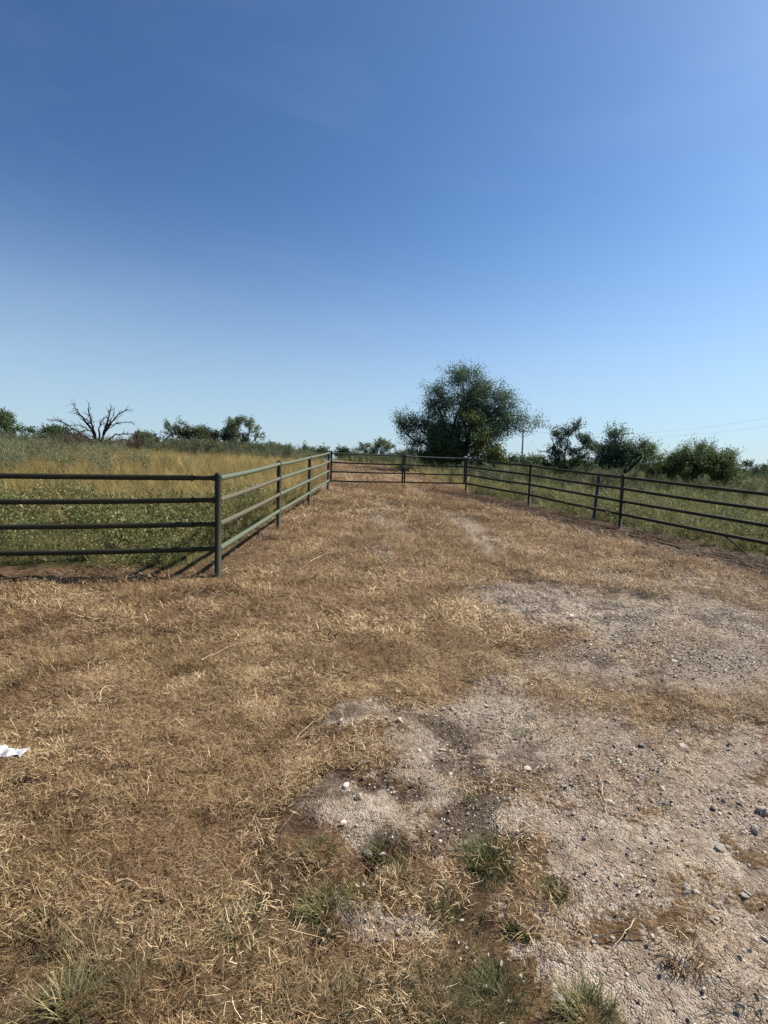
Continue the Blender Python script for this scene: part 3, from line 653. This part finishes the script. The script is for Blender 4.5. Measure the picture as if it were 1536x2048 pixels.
for i in range(3):
    a, b = np.array(rp_pts[i]), np.array(rp_pts[i+1]); u = (b-a)/np.linalg.norm(b-a)*RP*.8
    for h in RH: pipe('rail', G2(a+u, h), G2(b-u, h), RR, M['pipe'], f2)
u = (np.array(rp_pts[1])-rp_pts[0]); a3 = G2(rp_pts[0], .9); e2 = np.array(rp_pts[0])+u*.72+np.array((.12, .06))
pipe('brace', a3+[.02, -.01, 0], G2(e2, .5), .02, M['pipe_pale'], f2)
# gate leaves
gu = (np.array(rp_pts[0])-np.array(lw_pts[3])); glen = np.linalg.norm(gu); gu = gu/glen
Lp, Rp = np.array(lw_pts[3]), np.array(rp_pts[0]); zl, zr = float(terr(*Lp)), float(terr(*Rp)); mid = glen*.513
def gp(s, h):
    q = Lp+gu*s; return np.array([q[0], q[1], zl+(zr-zl)*s/glen+h])
GH = [.31, .585, .86, 1.13]
for s0, s1, lab, hinge in ((.085, mid-.035, 'left leaf of the dark pipe gate, hinged on the left fence wing', 0), (mid+.035, glen-.085, 'right leaf of the dark pipe gate, hinged on the right fence wing', 1)):
    g = empty('pipe_gate', gp(s0 if hinge == 0 else s1, 0)-[0, 0, .0], lab, 'gate', 'two leaves of the pipe gate')
    pipe('stile', gp(s0, GH[0]-.03), gp(s0, GH[3]+(.06 if hinge == 0 else .03)), .027, M['gate'], g)
    pipe('stile', gp(s1, GH[0]-.03), gp(s1, GH[3]+(.03 if hinge == 0 else .04)), .027, M['gate'], g)
    for h in GH: pipe('rail', gp(s0+.02, h), gp(s1-.02, h), .022, M['gate'], g)
    hs = s0 if hinge == 0 else s1; sg = -1 if hinge == 0 else 1
    for h in (.45, 1.0): pipe('hinge', gp(hs+sg*.02, h), gp(hs+sg*.06, h), .018, M['gate'], g, 8)
    ms = s1 if hinge == 0 else s0
    pipe('drop_rod', gp(ms-sg*.0, GH[0]-.02), gp(ms, .03), .009, M['rod'], g, 8)
    if hinge == 0:
        pipe('latch', gp(ms-.09, .80), gp(ms+.10, .82), .02, M['gate'], g, 8)
# loose chain wrapped round the meeting stiles
ch = []
for i in range(25):
    a = i/24*2*pi*1.5; c0 = gp(mid, .84-.004*i); ch.append(c0+np.array([gu[0]*cos(a)*.072-gu[1]*sin(a)*.04, gu[1]*cos(a)*.072+gu[0]*sin(a)*.04, 0]))
tag(obj('chain', tubemesh('chain', ch, [.008]*25, M['wire'], 6)), 'grey chain wrapped around the meeting gate stiles', 'chain')
# blue steel post leaning behind the right fence
def angle_post(name, x_, y_, h, lx, ly, w, mat, lab, cat):
    zb = float(terr(x_, y_)); o = empty(name, (x_, y_, zb), lab, cat)
    V = []; t = .006
    prof = [(-w/2, 0), (w/2, 0), (w/2, t), (t/2, t), (t/2, w*.55), (-t/2, w*.55), (-t/2, t), (-w/2, t)]
    for zz in (-.2, h): V += [(a+lx*zz, b+ly*zz, zz) for a, b in prof]
    F = [[i, (i+1) % 8, 8+(i+1) % 8, 8+i] for i in range(8)]+[[7, 6, 1, 0], [6, 5, 4, 3], [15, 8, 9, 14][::1], [14, 11, 12, 13]]
    for i in range(int(h/.09)):
        zz = .06+i*.09; b0 = len(V)
        for dx in (-.008, .008):
            for dy in (-.009, -.0005):
                for dz in (0, .015): V.append((dx+lx*zz, dy+ly*zz, zz+dz))
        F += [[b0+q for q in f] for f in ([0, 1, 3, 2], [4, 6, 7, 5], [0, 2, 6, 4], [1, 5, 7, 3], [0, 4, 5, 1], [2, 3, 7, 6])]
    me = bpy.data.meshes.new('shaft'); me.from_pydata(V, [], F); me.validate(); me.materials.append(mat); obj('shaft', me, o)
    return o
angle_post('steel_post', 5.03, 11.95, 1.06, .075, .03, .075, M['blue'], 'blue steel post leaning against the back of the right fence', 'post')
angle_post('steel_post', 3.95, 22.5, 1.15, .0, .0, .055, M['wood'], 'thin grey stake standing behind the right gate leaf before the big tree', 'stake')
# hose hanging from the bottom rail at the right edge
hb = [(5.93, 9.28, .30), (6.02, 9.12, .325), (6.12, 8.98, .29), (6.2, 8.84, .2), (6.27, 8.72, .09), (6.33, 8.6, .0), (6.4, 8.45, .0)]
hb = np.array([[a, b-.05, float(terr(a, b))+c] for a, b, c in hb]); tt = np.linspace(0, 6, 30); hb = np.stack([np.interp(tt, range(7), hb[:, q]) for q in range(3)], 1)
for _ in range(3): hb[1:-1] = (hb[:-2]+hb[2:]+2*hb[1:-1])/4
tag(obj('hose', tubemesh('hose', hb, [.014]*30, M['hose'], 8)), 'dark hose drooping from the bottom rail at the right edge', 'hose')

# ------------------------------------------------------------------ trees
def limb(rs, a, b, n=7, wob=.08, arch=0.0):
    a = np.array(a, float); b = np.array(b, float); t = np.linspace(0, 1, n)[:, None]; L = np.linalg.norm(b-a)
    w = np.cumsum(rs.normal(0, wob*L/n**.5*.6, (n, 3)), 0); w = w-t*w[-1]-(1-t)*w[0]
    P = a+(b-a)*t+w; P[:, 2] += np.sin(t[:, 0]*pi)*arch*L
    return P
def crown_tree(name, x_, y_, lobes, ntarget, seed, leaf, label, cat='tree', bark='bark', r0=.12, stems=4, sub=6, lpc=70, crad=.3, ls=(.05, .15), droop=.5, group=None, zbase=None, bare=None, stemh=.5, fill=.0):
    """lobes: (dx, dy, z, rx, ry, rz) ellipsoids of the crown, metres from the trunk base"""
    rs = np.random.RandomState(seed); z0 = float(terr(x_, y_))-.05 if zbase is None else zbase
    o = empty(name, (x_, y_, z0), label, cat, group)
    W_ = Acc(); Lf = Acc(); lobes = np.array(lobes, float)
    vol = (lobes[:, 3]*lobes[:, 4]*lobes[:, 5])**.75; vol = np.maximum(vol, vol.max()*.13); pr_ = vol/vol.sum()
    pts = []
    stem_nodes = []
    top = lobes[:, 2].max()
    for i in range(stems):
        lb = lobes[i % len(lobes)] if stems > 1 else lobes[np.argmax(vol)]
        b = lb[:3]+rs.normal(0, .25, 3)*lb[3:]*.6; b[2] = lb[2]-lb[5]*.1
        a = np.array([rs.normal(0, r0*1.2), rs.normal(0, r0*1.2), -.1]); P = limb(rs, a, b, 9, .12, .05)
        rad = np.linspace(1, .22, 9)*r0*rs.uniform(.7, 1.1); V, F = tube(P, rad, 7); W_.add(V, F, np.full(len(V), .5))
        stem_nodes += [(P[k_], rad[k_]) for k_ in range(1, 9)]
    SN = np.array([s[0] for s in stem_nodes]); SR = np.array([s[1] for s in stem_nodes])
    for i in range(ntarget):
        lb = lobes[rs.choice(len(lobes), p=pr_)]; d = rs.normal(size=3); d /= np.linalg.norm(d); rr = rs.uniform(.35 if rs.rand() < fill else .62, 1.0)
        t = lb[:3]+d*lb[3:]*rr
        if t[2] < .15: t[2] = rs.uniform(.15, .5)
        cost = np.linalg.norm(SN-t, axis=1)+np.maximum(0, SN[:, 2]-t[2]+.2)*1.5; k_ = int(np.argmin(cost))
        P = limb(rs, SN[k_], t, 7, .13, .07); rad = np.linspace(min(SR[k_]*.7, r0*.35), .008, 7); V, F = tube(P, rad, 5); W_.add(V, F, np.full(len(V), .5))
        ll = np.linalg.norm(t-SN[k_])
        for s in range(sub):
            u = rs.uniform(.45, 1.0); a = np.array([np.interp(u, np.linspace(0, 1, 7), P[:, q]) for q in range(3)])
            dd = rs.normal(size=3)*.7+(P[-1]-P[-3])/(np.linalg.norm(P[-1]-P[-3])+1e-6)*.6; dd[2] += .15; dd /= np.linalg.norm(dd)
            b = a+dd*rs.uniform(.5, 1.5)*crad*1.6; Pt = limb(rs, a, b, 4, .15); V, F = tube(Pt, np.linspace(.010, .003, 4)*max(1, ls[1]/.14), 3); W_.add(V, F, np.full(len(V), .5))
            n = int(lpc*rs.uniform(.5, 1.3)); uu = rs.uniform(.15, 1.1, n)
            C = a+(b-a)*uu[:, None]+rs.normal(0, crad*.34, (n, 3)); D = rs.normal(size=(n, 3)); D[:, 2] -= droop
            tn = rs.uniform(-.15, .15)
            V, F, T = leaves(rs, C, D, rs.uniform(.6, 1.2, n)*ls[1], rs.uniform(.7, 1.2, n)*ls[0]); Lf.add(V, F, np.clip(T+tn, 0, 1))
    if bare:
        for pl, r in bare:
            add_dead(W_, rs, np.array(pl, float), r)
    obj('trunk', W_.mesh('trunk', M[bark]), o)
    obj('crown', Lf.mesh('crown', M[leaf]), o)
    return o
def add_dead(W_, rs, P, r, depth=2):
    n = len(P); t = np.linspace(0, n-1, n*4); Q = np.stack([np.interp(t, range(n), P[:, q]) for q in range(3)], 1)
    Q[1:-1] += rs.normal(0, .018, Q[1:-1].shape)*np.linalg.norm(P[-1]-P[0])*.5
    rad = r*(1-.88*np.linspace(0, 1, len(Q))**.8); V, F = tube(Q, rad, 6 if depth == 2 else 4); W_.add(V, F, np.full(len(V), .5))
    if depth == 0: return
    L = np.linalg.norm(P[-1]-P[0])
    for s in range(20 if depth == 2 else 8):
        u = rs.uniform(.3, .98); k_ = int(u*(len(Q)-2)); a = Q[k_]; d0 = Q[k_+1]-Q[k_]; d0 /= np.linalg.norm(d0)+1e-9
        d = d0+rs.normal(0, .55, 3); d[2] += .12; d /= np.linalg.norm(d); l = L*rs.uniform(.12, .34)*(1.15-u*.6)
        m_ = a+d*l*.5+rs.normal(0, .06*l, 3); d2 = d+rs.normal(0, .3, 3); e = m_+d2/np.linalg.norm(d2)*l*.5
        add_dead(W_, rs, np.array([a, m_, e]), max(rad[k_]*.55, .006), depth-1)
# big mesquite behind the right gate leaf; metres per photo pixel about .028
s = .0285
def lob(l, s, bx, by, dep=.8): return [((a-bx)*s, rsg.uniform(-.3, .3)*c*s, (by-b)*s, c*s, c*s*dep, d*s) for a, b, c, d in l]
rsg = np.random.RandomState(3)
crown_tree('mesquite_tree', 4.0, 28.5, lob([(900, 775, 58, 36), (862, 800, 36, 30), (948, 792, 40, 34), (992, 800, 24, 26), (905, 828, 82, 46), (812, 846, 28, 26), (800, 858, 18, 13), (935, 770, 40, 26), (838, 872, 48, 34), (905, 745, 26, 14), (925, 868, 62, 44), (985, 850, 36, 28), (955, 818, 42, 34), (1030, 850, 24, 10), (1058, 842, 20, 9), (1008, 812, 12, 20), (880, 905, 55, 30), (890, 860, 50, 50)], s, 905, 945), 160, 11, 'mesq',
           'large spreading mesquite tree standing behind the right gate leaf, tallest in the photo', r0=.17, stems=9, sub=7, lpc=62, crad=.42, ls=(.04, .125), droop=1.0, fill=.35)
crown_tree('leafy_shrub', 5.05, 27.2, lob([(950, 885, 30, 26), (975, 892, 22, 20), (935, 855, 24, 24), (925, 830, 18, 18), (960, 905, 24, 14)], s, 940, 930), 26, 12, 'yellowg',
           'yellow green leafy shrub growing into the right side of the largest tree', 'shrub', r0=.05, stems=5, sub=6, lpc=48, crad=.3, ls=(.07, .11), droop=.2, fill=.5)
crown_tree('dark_shrub', 3.2, 27.6, lob([(880, 912, 46, 30), (905, 890, 40, 36), (915, 930, 34, 18), (865, 900, 26, 24), (890, 862, 36, 26)], s, 890, 945), 62, 13, 'oakish',
           'dark dense shrub at the foot of the largest tree', 'shrub', r0=.05, stems=5, sub=6, lpc=60, crad=.3, ls=(.07, .11), droop=.2, fill=.6)
# thorny tree right of it with a bare limb
s = .026
crown_tree('thorn_tree', 9.35, 26.0, lob([(1135, 915, 38, 26), (1120, 885, 22, 22), (1140, 868, 16, 18), (1165, 880, 22, 16), (1185, 893, 20, 14), (1100, 925, 22, 16), (1150, 935, 52, 20), (1128, 855, 5, 10), (1156, 852, 5, 10)], s, 1135, 962), 66, 14, 'oakish',
           'spiky half bare tree with a dead limb, right of the power pole', r0=.09, stems=6, sub=6, lpc=40, crad=.22, ls=(.05, .09), droop=.1, fill=.4,
           bare=[([((1120-1135)*s, 0, .3), ((1108-1135)*s, -.3, (962-908)*s), ((1090-1135)*s, -.5, (962-903)*s), ((1066-1135)*s, -.6, (962-900)*s)], .05),
                 ([((1108-1135)*s, -.3, (962-908)*s), ((1102-1135)*s, -.4, (962-885)*s), ((1092-1135)*s, -.4, (962-864)*s)], .035)])
crown_tree('mesquite_tree', 12.55, 27.0, lob([(1242, 880, 24, 20), (1225, 900, 24, 18), (1265, 898, 20, 16), (1300, 893, 20, 10), (1285, 905, 20, 12), (1215, 918, 22, 12), (1250, 915, 26, 12)], .027, 1250, 968), 62, 15, 'mesq',
           'smaller mesquite tree with a forked dark trunk, left of the round green bush', r0=.1, stems=6, sub=6, lpc=42, crad=.3, ls=(.045, .12), droop=.6, fill=.3)
crown_tree('green_bush', 14.5, 23.8, lob([(1400, 925, 62, 36), (1338, 922, 36, 28), (1330, 945, 30, 22), (1465, 930, 38, 32), (1400, 900, 40, 18), (1370, 945, 50, 26), (1440, 910, 28, 20), (1475, 925, 14, 16)], .024, 1398, 978), 110, 16, 'brightg',
           'wide round bright green bush behind the right fence', 'bush', r0=.05, stems=12, sub=6, lpc=50, crad=.28, ls=(.035, .12), droop=.1, fill=.4)
# far trees: x, y, width, height, leaf, name, label
far = [(-33.0, 42, 4.0, 3.2, 'oakish', 'far_tree', 'dark green tree cut by the left edge of the photo'),
       (-29.6, 45, 3.6, 2.2, 'oakish', 'far_tree', 'low pale shrubby tree between the left edge tree and the dead tree'),
       (-24.2, 50, 3.2, 2.0, 'palel', 'far_tree', 'small pale tree behind the little dead tree on the left'),
       (-20.6, 50, 4.2, 3.6, 'palel', 'far_tree', 'first tall tree right of the little dead tree'),
       (-18.6, 51, 3.2, 2.9, 'oakish', 'far_tree', 'dark tree second right of the little dead tree'),
       (-16.9, 50, 3.6, 3.2, 'oakish', 'far_tree', 'middle tree of the left skyline row'),
       (-14.3, 50, 4.6, 4.2, 'palel', 'far_tree', 'tallest fork trunked tree of the left skyline row'),
       (-11.3, 49, 4.2, 1.5, 'oakish', 'far_bush', 'low bush sloping down at the end of the left skyline row'),
       (-9.6, 52, 2.6, 1.1, 'palel', 'far_bush', 'tiny pale bush on the skyline left of the lane'),
       (-8.0, 56, 3.4, 1.8, 'oakish', 'far_bush', 'dark round bush on the skyline just left of the gate post'),
       (-4.3, 60, 2.6, 2.2, 'oakish', 'far_bush', 'dark bush on the skyline above the left gate leaf'),
       (-1.3, 58, 4.0, 2.9, 'palel', 'far_tree', 'pale feathery tree above the left gate leaf'),
       (3.0, 56, 4.4, 2.2, 'oakish', 'far_bush', 'dark rounded bush above the meeting stiles of the gate'),
       (5.6, 50, 3.2, 1.9, 'oakish', 'far_bush', 'bush left of the largest tree beyond the right gate leaf'),
       (12.2, 48, 4.2, 2.1, 'oakish', 'far_bush', 'bush on the skyline left of the power pole foot'),
       (15.0, 50, 4.0, 1.8, 'brightg', 'far_bush', 'green bush on the skyline right of the power pole foot'),
       (21.0, 52, 6.0, 2.0, 'yellowg', 'far_bush', 'yellow green bush between the spiky tree and the smaller mesquite'),
       (25.5, 50, 5.0, 2.2, 'oakish', 'far_bush', 'dark bush behind the smaller mesquite'),
       (30.5, 52, 6.0, 1.9, 'brightg', 'far_bush', 'green bush behind the left side of the round green bush'),
       (38.5, 52, 4.5, 2.3, 'oakish', 'far_bush', 'dark bush just right of the round green bush'),
       (42.5, 53, 5.0, 2.6, 'oakish', 'far_tree', 'dark tree at the right edge skyline'),
       (47.0, 54, 5.0, 2.6, 'oakish', 'far_tree', 'dark tree cut by the right edge of the photo')]
for i, (fx_, fy_, w, h, lf, nm, lab) in enumerate(far):
    w *= 1.22
    rr = np.random.RandomState(200+i); tree_ = nm == 'far_tree'
    lb = []
    for q in range(6):
        a = rr.uniform(-.36, .36)*w; c = rr.uniform(.24, .36)*w*.62; zc_ = (rr.uniform(.55, .78) if tree_ else rr.uniform(.35, .62))*h*(1-.5*abs(a)/w)
        lb.append((a, rr.uniform(-.3, .3)*w, zc_, c, c, min(c, h*.24)))
    for q in range(3): lb.append((rr.uniform(-.34, .34)*w, 0, .22*h, w*.2, w*.2, h*.2))
    crown_tree(nm, fx_, fy_, lb, 62, 300+i, lf, lab, 'tree' if tree_ else 'bush', r0=.07, stems=5, sub=5, lpc=30, crad=.28 if tree_ else .32, ls=(.09, .17), droop=.3, group='trees and bushes on the skyline', fill=.5)
# dead trees
def dead_tree(x_, y_, s, bx, by, limbs, label, seed, r, group='dead trees on the left rise'):
    rs = np.random.RandomState(seed); z0 = float(terr(x_, y_)); o = empty('dead_tree', (x_, y_, z0), label, 'tree', group); W_ = Acc()
    for pl, k_ in limbs:
        dep = rs.uniform(-1, 1); P = np.array([((a-bx)*s, dep*.35*abs(a-bx)*s+0, (by-b)*s) for a, b in pl]); add_dead(W_, rs, P, r*k_)
    obj('trunk', W_.mesh('trunk', M['dead']), o); return o
dead_tree(-19.4, 34, .035, 195, 901, [([(195, 903), (196, 888), (183, 862), (165, 835), (157, 822), (153, 812)], 1), ([(194, 892), (186, 860), (179, 830), (180, 808)], .9),
    ([(198, 890), (207, 858), (214, 832), (219, 813)], 1), ([(206, 868), (218, 845), (232, 829), (246, 819), (256, 823)], .6), ([(192, 892), (165, 873), (143, 860), (122, 847), (108, 842), (86, 843)], .75),
    ([(178, 880), (150, 872), (120, 869), (100, 869), (90, 876)], .5), ([(200, 890), (225, 868), (250, 866), (278, 873)], .6), ([(200, 893), (222, 882), (250, 876), (292, 883)], .6),
    ([(190, 872), (170, 858), (152, 852), (136, 853)], .5), ([(208, 852), (225, 848), (242, 843), (262, 849)], .5), ([(197, 885), (196, 860), (202, 842), (212, 831)], .7), ([(190, 870), (180, 845), (168, 838)], .5),
    ([(203, 880), (212, 860), (228, 838), (235, 818)], .6), ([(188, 865), (172, 842), (160, 832)], .4)], 'large bare dead tree with crooked black limbs on the left rise', 5, .105)
dead_tree(-15.7, 35, .035, 316, 910, [([(316, 912), (310, 898), (298, 888), (284, 885), (272, 898)], .8), ([(316, 905), (314, 886), (306, 872), (305, 866)], .8), ([(315, 905), (325, 886), (340, 872), (348, 865)], .9)],
    'small dead snag with two upswept limbs right of the large dead tree', 6, .08)
dead_tree(-26.5, 45, .045, 108, 895, [([(108, 897), (100, 882), (92, 876)], .6), ([(108, 897), (112, 880), (116, 870)], .6), ([(108, 895), (118, 885), (124, 880)], .5)],
    'thin leafless sapling left of the large dead tree', 7, .04)
# brown dried weed bushes
def brush(x_, y_, w, h, label, seed, mat='brownweed', n=420):
    rs = np.random.RandomState(seed); z0 = float(terr(x_, y_)); o = obj('dried_brush', None)
    a = rs.rand(n)*2*pi; r = np.sqrt(rs.rand(n))*w/2; base = np.stack([r*np.cos(a)*.8, r*np.sin(a)*.5, np.zeros(n)], 1)
    L = h*rs.uniform(.6, 1.05, n)*(1-.45*(r/(w/2))**2)
    V, F, T = blades(rs, base, a, np.abs(rs.normal(.05, .1, n)), rs.uniform(-.1, .25, n), L, rs.uniform(.012, .03, n), 2, rs.uniform(0, 3, n), 1.5)
    bpy.data.objects.remove(o); o = obj('dried_brush', mesh('dried_brush', V, F, M[mat], T)); o.location = (x_, y_, z0); return tag(o, label, 'dry brush', 'dried weed clumps on the left rise')
brush(-17.9, 29.3, 2.0, 1.5, 'wide clump of dark brown dried weeds below the large dead tree', 1)
brush(-15.9, 29.6, 1.1, 1.15, 'small brown dried weed clump directly under the large dead tree trunk', 2, n=200)
brush(-14.1, 28.5, 1.2, 1.4, 'upright brown dried weed clump right of the large dead tree', 3, n=300)
brush(-16.6, 24.6, 1.0, .85, 'low dark brown dried weed clump on the far left slope', 4, n=200)
brush(-10.2, 26.5, .5, 1.15, 'narrow brown dried stalks in the golden grass', 5, n=90)
brush(-13.6, 39, 1.9, 1.7, 'grey brown dried clump among the crest weeds', 6, n=300)

# ------------------------------------------------------------------ power poles and wires
def pole(x_, y_, h, lab):
    z0 = float(terr(x_, y_))-.5; o = empty('utility_pole', (x_, y_, z0), lab, 'utility pole', 'power poles')
    obj('shaft', tubemesh('shaft', [(0, 0, 0), (0, 0, h*.5), (0, 0, h+.5)], [.16, .14, .11], M['wood'], 10), o)
    obj('crossarm', tubemesh('crossarm', [(-.8, 0, h+.05), (0, 0, h+.05), (.8, 0, h+.05)], [.05]*3, M['wood'], 4), o)
    for q in (-.7, .7): obj('insulator', tubemesh('insulator', [(q, 0, h+.08), (q, 0, h+.16), (q, 0, h+.25)], [.05, .06, .03], M['wire'], 8), o)
    return z0+h+.22
T1 = pole(24.4, 90, 8.0, 'thin wooden power pole between the largest tree and the spiky tree')
T2 = pole(9.4, 150, 7.4, 'tiny distant power pole above the right gate leaf')
def wire(a, b, sag, lab):
    t = np.linspace(0, 1, 24)[:, None]; P = np.array(a)+(np.array(b)-np.array(a))*t; P[:, 2] -= sag*4*(t*(1-t))[:, 0]
    tag(obj('power_line', tubemesh('power_line', P, [.007]*24, M['wire'], 4)), lab, 'power line', 'power lines')
wire((23.7, 90, T1), (60, 62, T1+3.2), 2.4, 'upper power line over the round green bush at right')
wire((25.1, 90, T1), (61.6, 62, T1+2.2), 2.5, 'lower power line over the round green bush at right')
for q in (-.7, .7): wire((24.4+q, 90, T1), (9.4+q, 150, T2), 1.5, 'faint wire from the %s end of the crossarm toward the distant pole' % ('left' if q < 0 else 'right'))

# ------------------------------------------------------------------ foreground things: clumps, stones, sticks
def clump(x_, y_, r, h, n, label, seed, mat='clump'):
    rs = np.random.RandomState(seed); a = rs.rand(n)*2*pi; d = r*.55*np.sqrt(rs.rand(n))
    n = int(n*1.9); a = rs.rand(n)*2*pi; d = r*.6*np.sqrt(rs.rand(n)); base = np.stack([d*np.cos(a), d*np.sin(a), np.full(n, -.012)], 1)
    V, F, T = blades(rs, base, a+rs.normal(0, .9, n), .1+np.abs(rs.normal(0, .45, n))+d/r*.7, rs.uniform(.1, .8, n), h*.78*rs.uniform(.4, 1.1, n), rs.uniform(.0018, .0042, n), 3, None, 1.5)
    o = obj('grass_clump', mesh('grass_clump', V, F, M[mat], T)); o.location = (x_, y_, z1(x_, y_)); return tag(o, label, 'grass clump', 'green grass clumps in the gravel')
for i, c in enumerate(CLS): clump(*c[:5], c[5], 400+i, c[6] if len(c) > 6 else 'clump')
STN = [(1.12, 2.28, .022, .8, 'flat pale stone right of the reddish straw'), (1.66, 2.33, .021, .15, 'dark grey stone in the right gravel'), (1.90, 2.32, .032, .3, 'grey stone at the right edge'),
       (1.76, 2.19, .034, .6, 'large pale block near the right edge'), (1.80, 2.13, .022, .7, 'pale stone touching the large block'), (1.50, 2.05, .024, .35, 'grey wedge shaped stone below the right gravel'),
       (1.22, 1.83, .022, .2, 'dark stone at the top of the dark trio'), (1.25, 1.81, .018, .4, 'grey stone right in the dark trio'), (1.20, 1.80, .016, .1, 'blackish stone left in the dark trio'),
       (1.46, 1.83, .017, .3, 'grey stone on pale dust right of the dark trio'), (1.46, 2.43, .017, .85, 'white chip in the right gravel'), (-.03, 1.97, .023, .5, 'squarish grey stone in front of a sparse clump'),
       (-.15, 2.33, .021, .9, 'white stone above the upper clumps'), (.07, 2.36, .017, .1, 'small black stone right of the white one'), (-.08, 2.25, .023, .45, 'flat stone casting a wide shadow'),
       (-.14, 2.10, .017, .95, 'white stone above the grey squarish one'), (.09, 1.62, .012, .4, 'grey pebble in the white dust patch'), (.02, 1.59, .011, .3, 'dark pebble left in the white dust patch'),
       (.13, 2.89, .026, .85, 'pointed white stone on brown soil'), (.23, 2.63, .016, .9, 'round white pebble below the pointed stone'), (.38, 2.45, .013, .95, 'tiny bright pebble on grey soil'),
       (.36, 2.64, .018, .75, 'pale pebble on the grey soil patch'), (.13, 3.23, .022, .85, 'white stone beside the orange tuft'), (1.91, 4.93, .042, .9, 'largest white rock in the far gravel band'),
       (1.84, 4.37, .03, .15, 'dark rock below the largest white rock'), (2.42, 4.01, .03, .95, 'bright white rock at the lower rim of the gravel band'), (1.55, 2.81, .025, .15, 'dark stone at the straw rim'),
       (1.81, 2.84, .022, .85, 'pale stone right of the dark rim stone'), (1.35, 2.67, .02, .9, 'white stone in the middle right gravel'), (.79, 2.5, .022, .7, 'pale stone beside the small dark tuft'),
       (.59, 1.42, .018, .85, 'white stone beside the bottom clump'), (1.38, 1.63, .013, .6, 'pebble near the right edge in pale dust')]
for i, (a, b, r, t, lab) in enumerate(STN):
    rs = np.random.RandomState(600+i); V, F = rock_vf(rs, r, .6); me = bpy.data.meshes.new('stone'); me.from_pydata(V.tolist(), [], tri(F)); me.validate()
    at = me.attributes.new('tint', 'FLOAT', 'POINT'); at.data.foreach_set('value', np.full(len(V), t, np.float32)); me.materials.append(M['stone'])
    o = obj('stone', me); o.location = (a, b, z1(a, b)+r*.25); tag(o, lab, 'stone', 'larger stones in the gravel')
def stick(P, r, mat, name, lab, z_=.012, wob=.004):
    rs = np.random.RandomState(len(lab)); P = np.array(P, float); n = len(P); t = np.linspace(0, n-1, n*4)
    Q = np.stack([np.interp(t, range(n), P[:, q]) for q in range(2)], 1)+rs.normal(0, wob, (n*4, 2))*[1, 1]
    Q = np.column_stack([Q, hz(Q[:, 0], Q[:, 1])+z_+np.sin(np.linspace(0, pi, n*4))*.012])
    tag(obj(name, tubemesh(name, Q, np.linspace(r, r*.5, n*4), mat, 6)), lab, 'stick' if name == 'twig' else 'stalk')
ks = N('pale_stalk'); ks.bsdf((.52, .41, .25), .7, .3); M['stalk'] = ks.m
kt = N('tan_twig'); kt.bsdf(kt.mix(kt.noise(kt.pos(), 40), (.22, .15, .09), (.42, .32, .2)), .8, .2); M['twig'] = kt.m
stick([(-.95, 1.74), (-.88, 1.73), (-.76, 1.70), (-.64, 1.67)], .0045, M['twig'], 'twig', 'knobbly tan twig lying in the turf at lower left')
stick([(-1.31, 3.54), (-1.2, 3.75), (-.95, 4.08)], .004, M['stalk'], 'dry_stalk', 'long straight pale stalk left of centre')
stick([(-.43, 2.16), (-.46, 2.34), (-.50, 2.49)], .004, M['bark2'], 'twig', 'dark straight twig pointing away from the camera')
stick([(-1.69, 2.92), (-1.73, 2.99), (-1.74, 3.07), (-1.67, 3.11)], .003, M['stalk'], 'dry_stalk', 'hook shaped pale stalk in the left straw')
stick([(1.16, 2.5), (1.11, 2.33), (1.05, 2.14)], .0025, M['stalk'], 'dry_stalk', 'thin pale stalk passing the flat pale stone')
stick([(.72, 1.64), (.79, 1.61), (.95, 1.61)], .003, M['bark2'], 'twig', 'grey brown twig right of the green clumps')
stick([(-.47, 2.71), (-.32, 2.93)], .0025, M['stalk'], 'dry_stalk', 'pale stalk left of the pointed white stone')
stick([(.94, 1.66), (.83, 1.57)], .002, M['stalk'], 'dry_stalk', 'short pale stalk crossing the grey brown twig')
stick([(-1.11, 2.34), (-1.04, 2.15)], .0035, M['stalk'], 'dry_stalk', 'upright looking pale stalk in the lower left straw')
stick([(-.95, 6.5), (-.8, 7.0), (-.62, 7.2)], .004, M['stalk'], 'dry_stalk', 'bent pale stalk right of the left fence wing')
# crumpled white plastic at the left edge
nu, nv = 40, 12; uu, vv = np.meshgrid(np.linspace(0, 1, nu), np.linspace(0, 1, nv)); X_ = -2.06+uu*.31; Y_ = 2.345+.09*vv-.03*(1-uu)+.012*np.sin(uu*26)*(vv-.5)*2
Z_ = hz(X_.ravel(), Y_.ravel()).reshape(X_.shape)+.02+.016*np.sin(vv*pi)*(.45+.55*np.abs(np.sin(uu*11+.6*vv)))+.006*(vn(X_, Y_, 60, 3))
V = np.stack([X_, Y_, Z_], 2).reshape(-1, 3); V2 = V-[0, 0, .004]; i0 = (np.arange(nv-1)[:, None]*nu+np.arange(nu-1)).ravel(); Fq = np.stack([i0, i0+1, i0+nu+1, i0+nu], 1)
tag(obj('plastic_scrap', mesh('plastic_scrap', np.concatenate([V, V2]), np.concatenate([Fq, Fq[:, ::-1]+len(V)]), M['plastic'], None, True)), 'crumpled white plastic scrap at the left edge', 'scrap')
rs = np.random.RandomState(9); A = []; Fm = []; c = 0
for i in range(46):
    t = rs.rand(); a = -1.70+.12*t+rs.normal(0, .018); b = 2.15+.10*t+rs.normal(0, .010); Vr, Fr = rock_vf(rs, rs.uniform(.005, .013), .8); Vr = Vr+[a, b, z1(a, b)+.012]; A.append(Vr); Fm += [[q+c for q in f] for f in tri(Fr)]; c += len(Vr)
me = bpy.data.meshes.new('black_lumps'); me.from_pydata(np.concatenate(A).tolist(), [], Fm); me.materials.append(M['blacklump'])  # small black lumps strewn in a short streak
tag(obj('black_lumps', me), 'crumbly black streak of lumps below the white scrap', None, None, 'stuff')
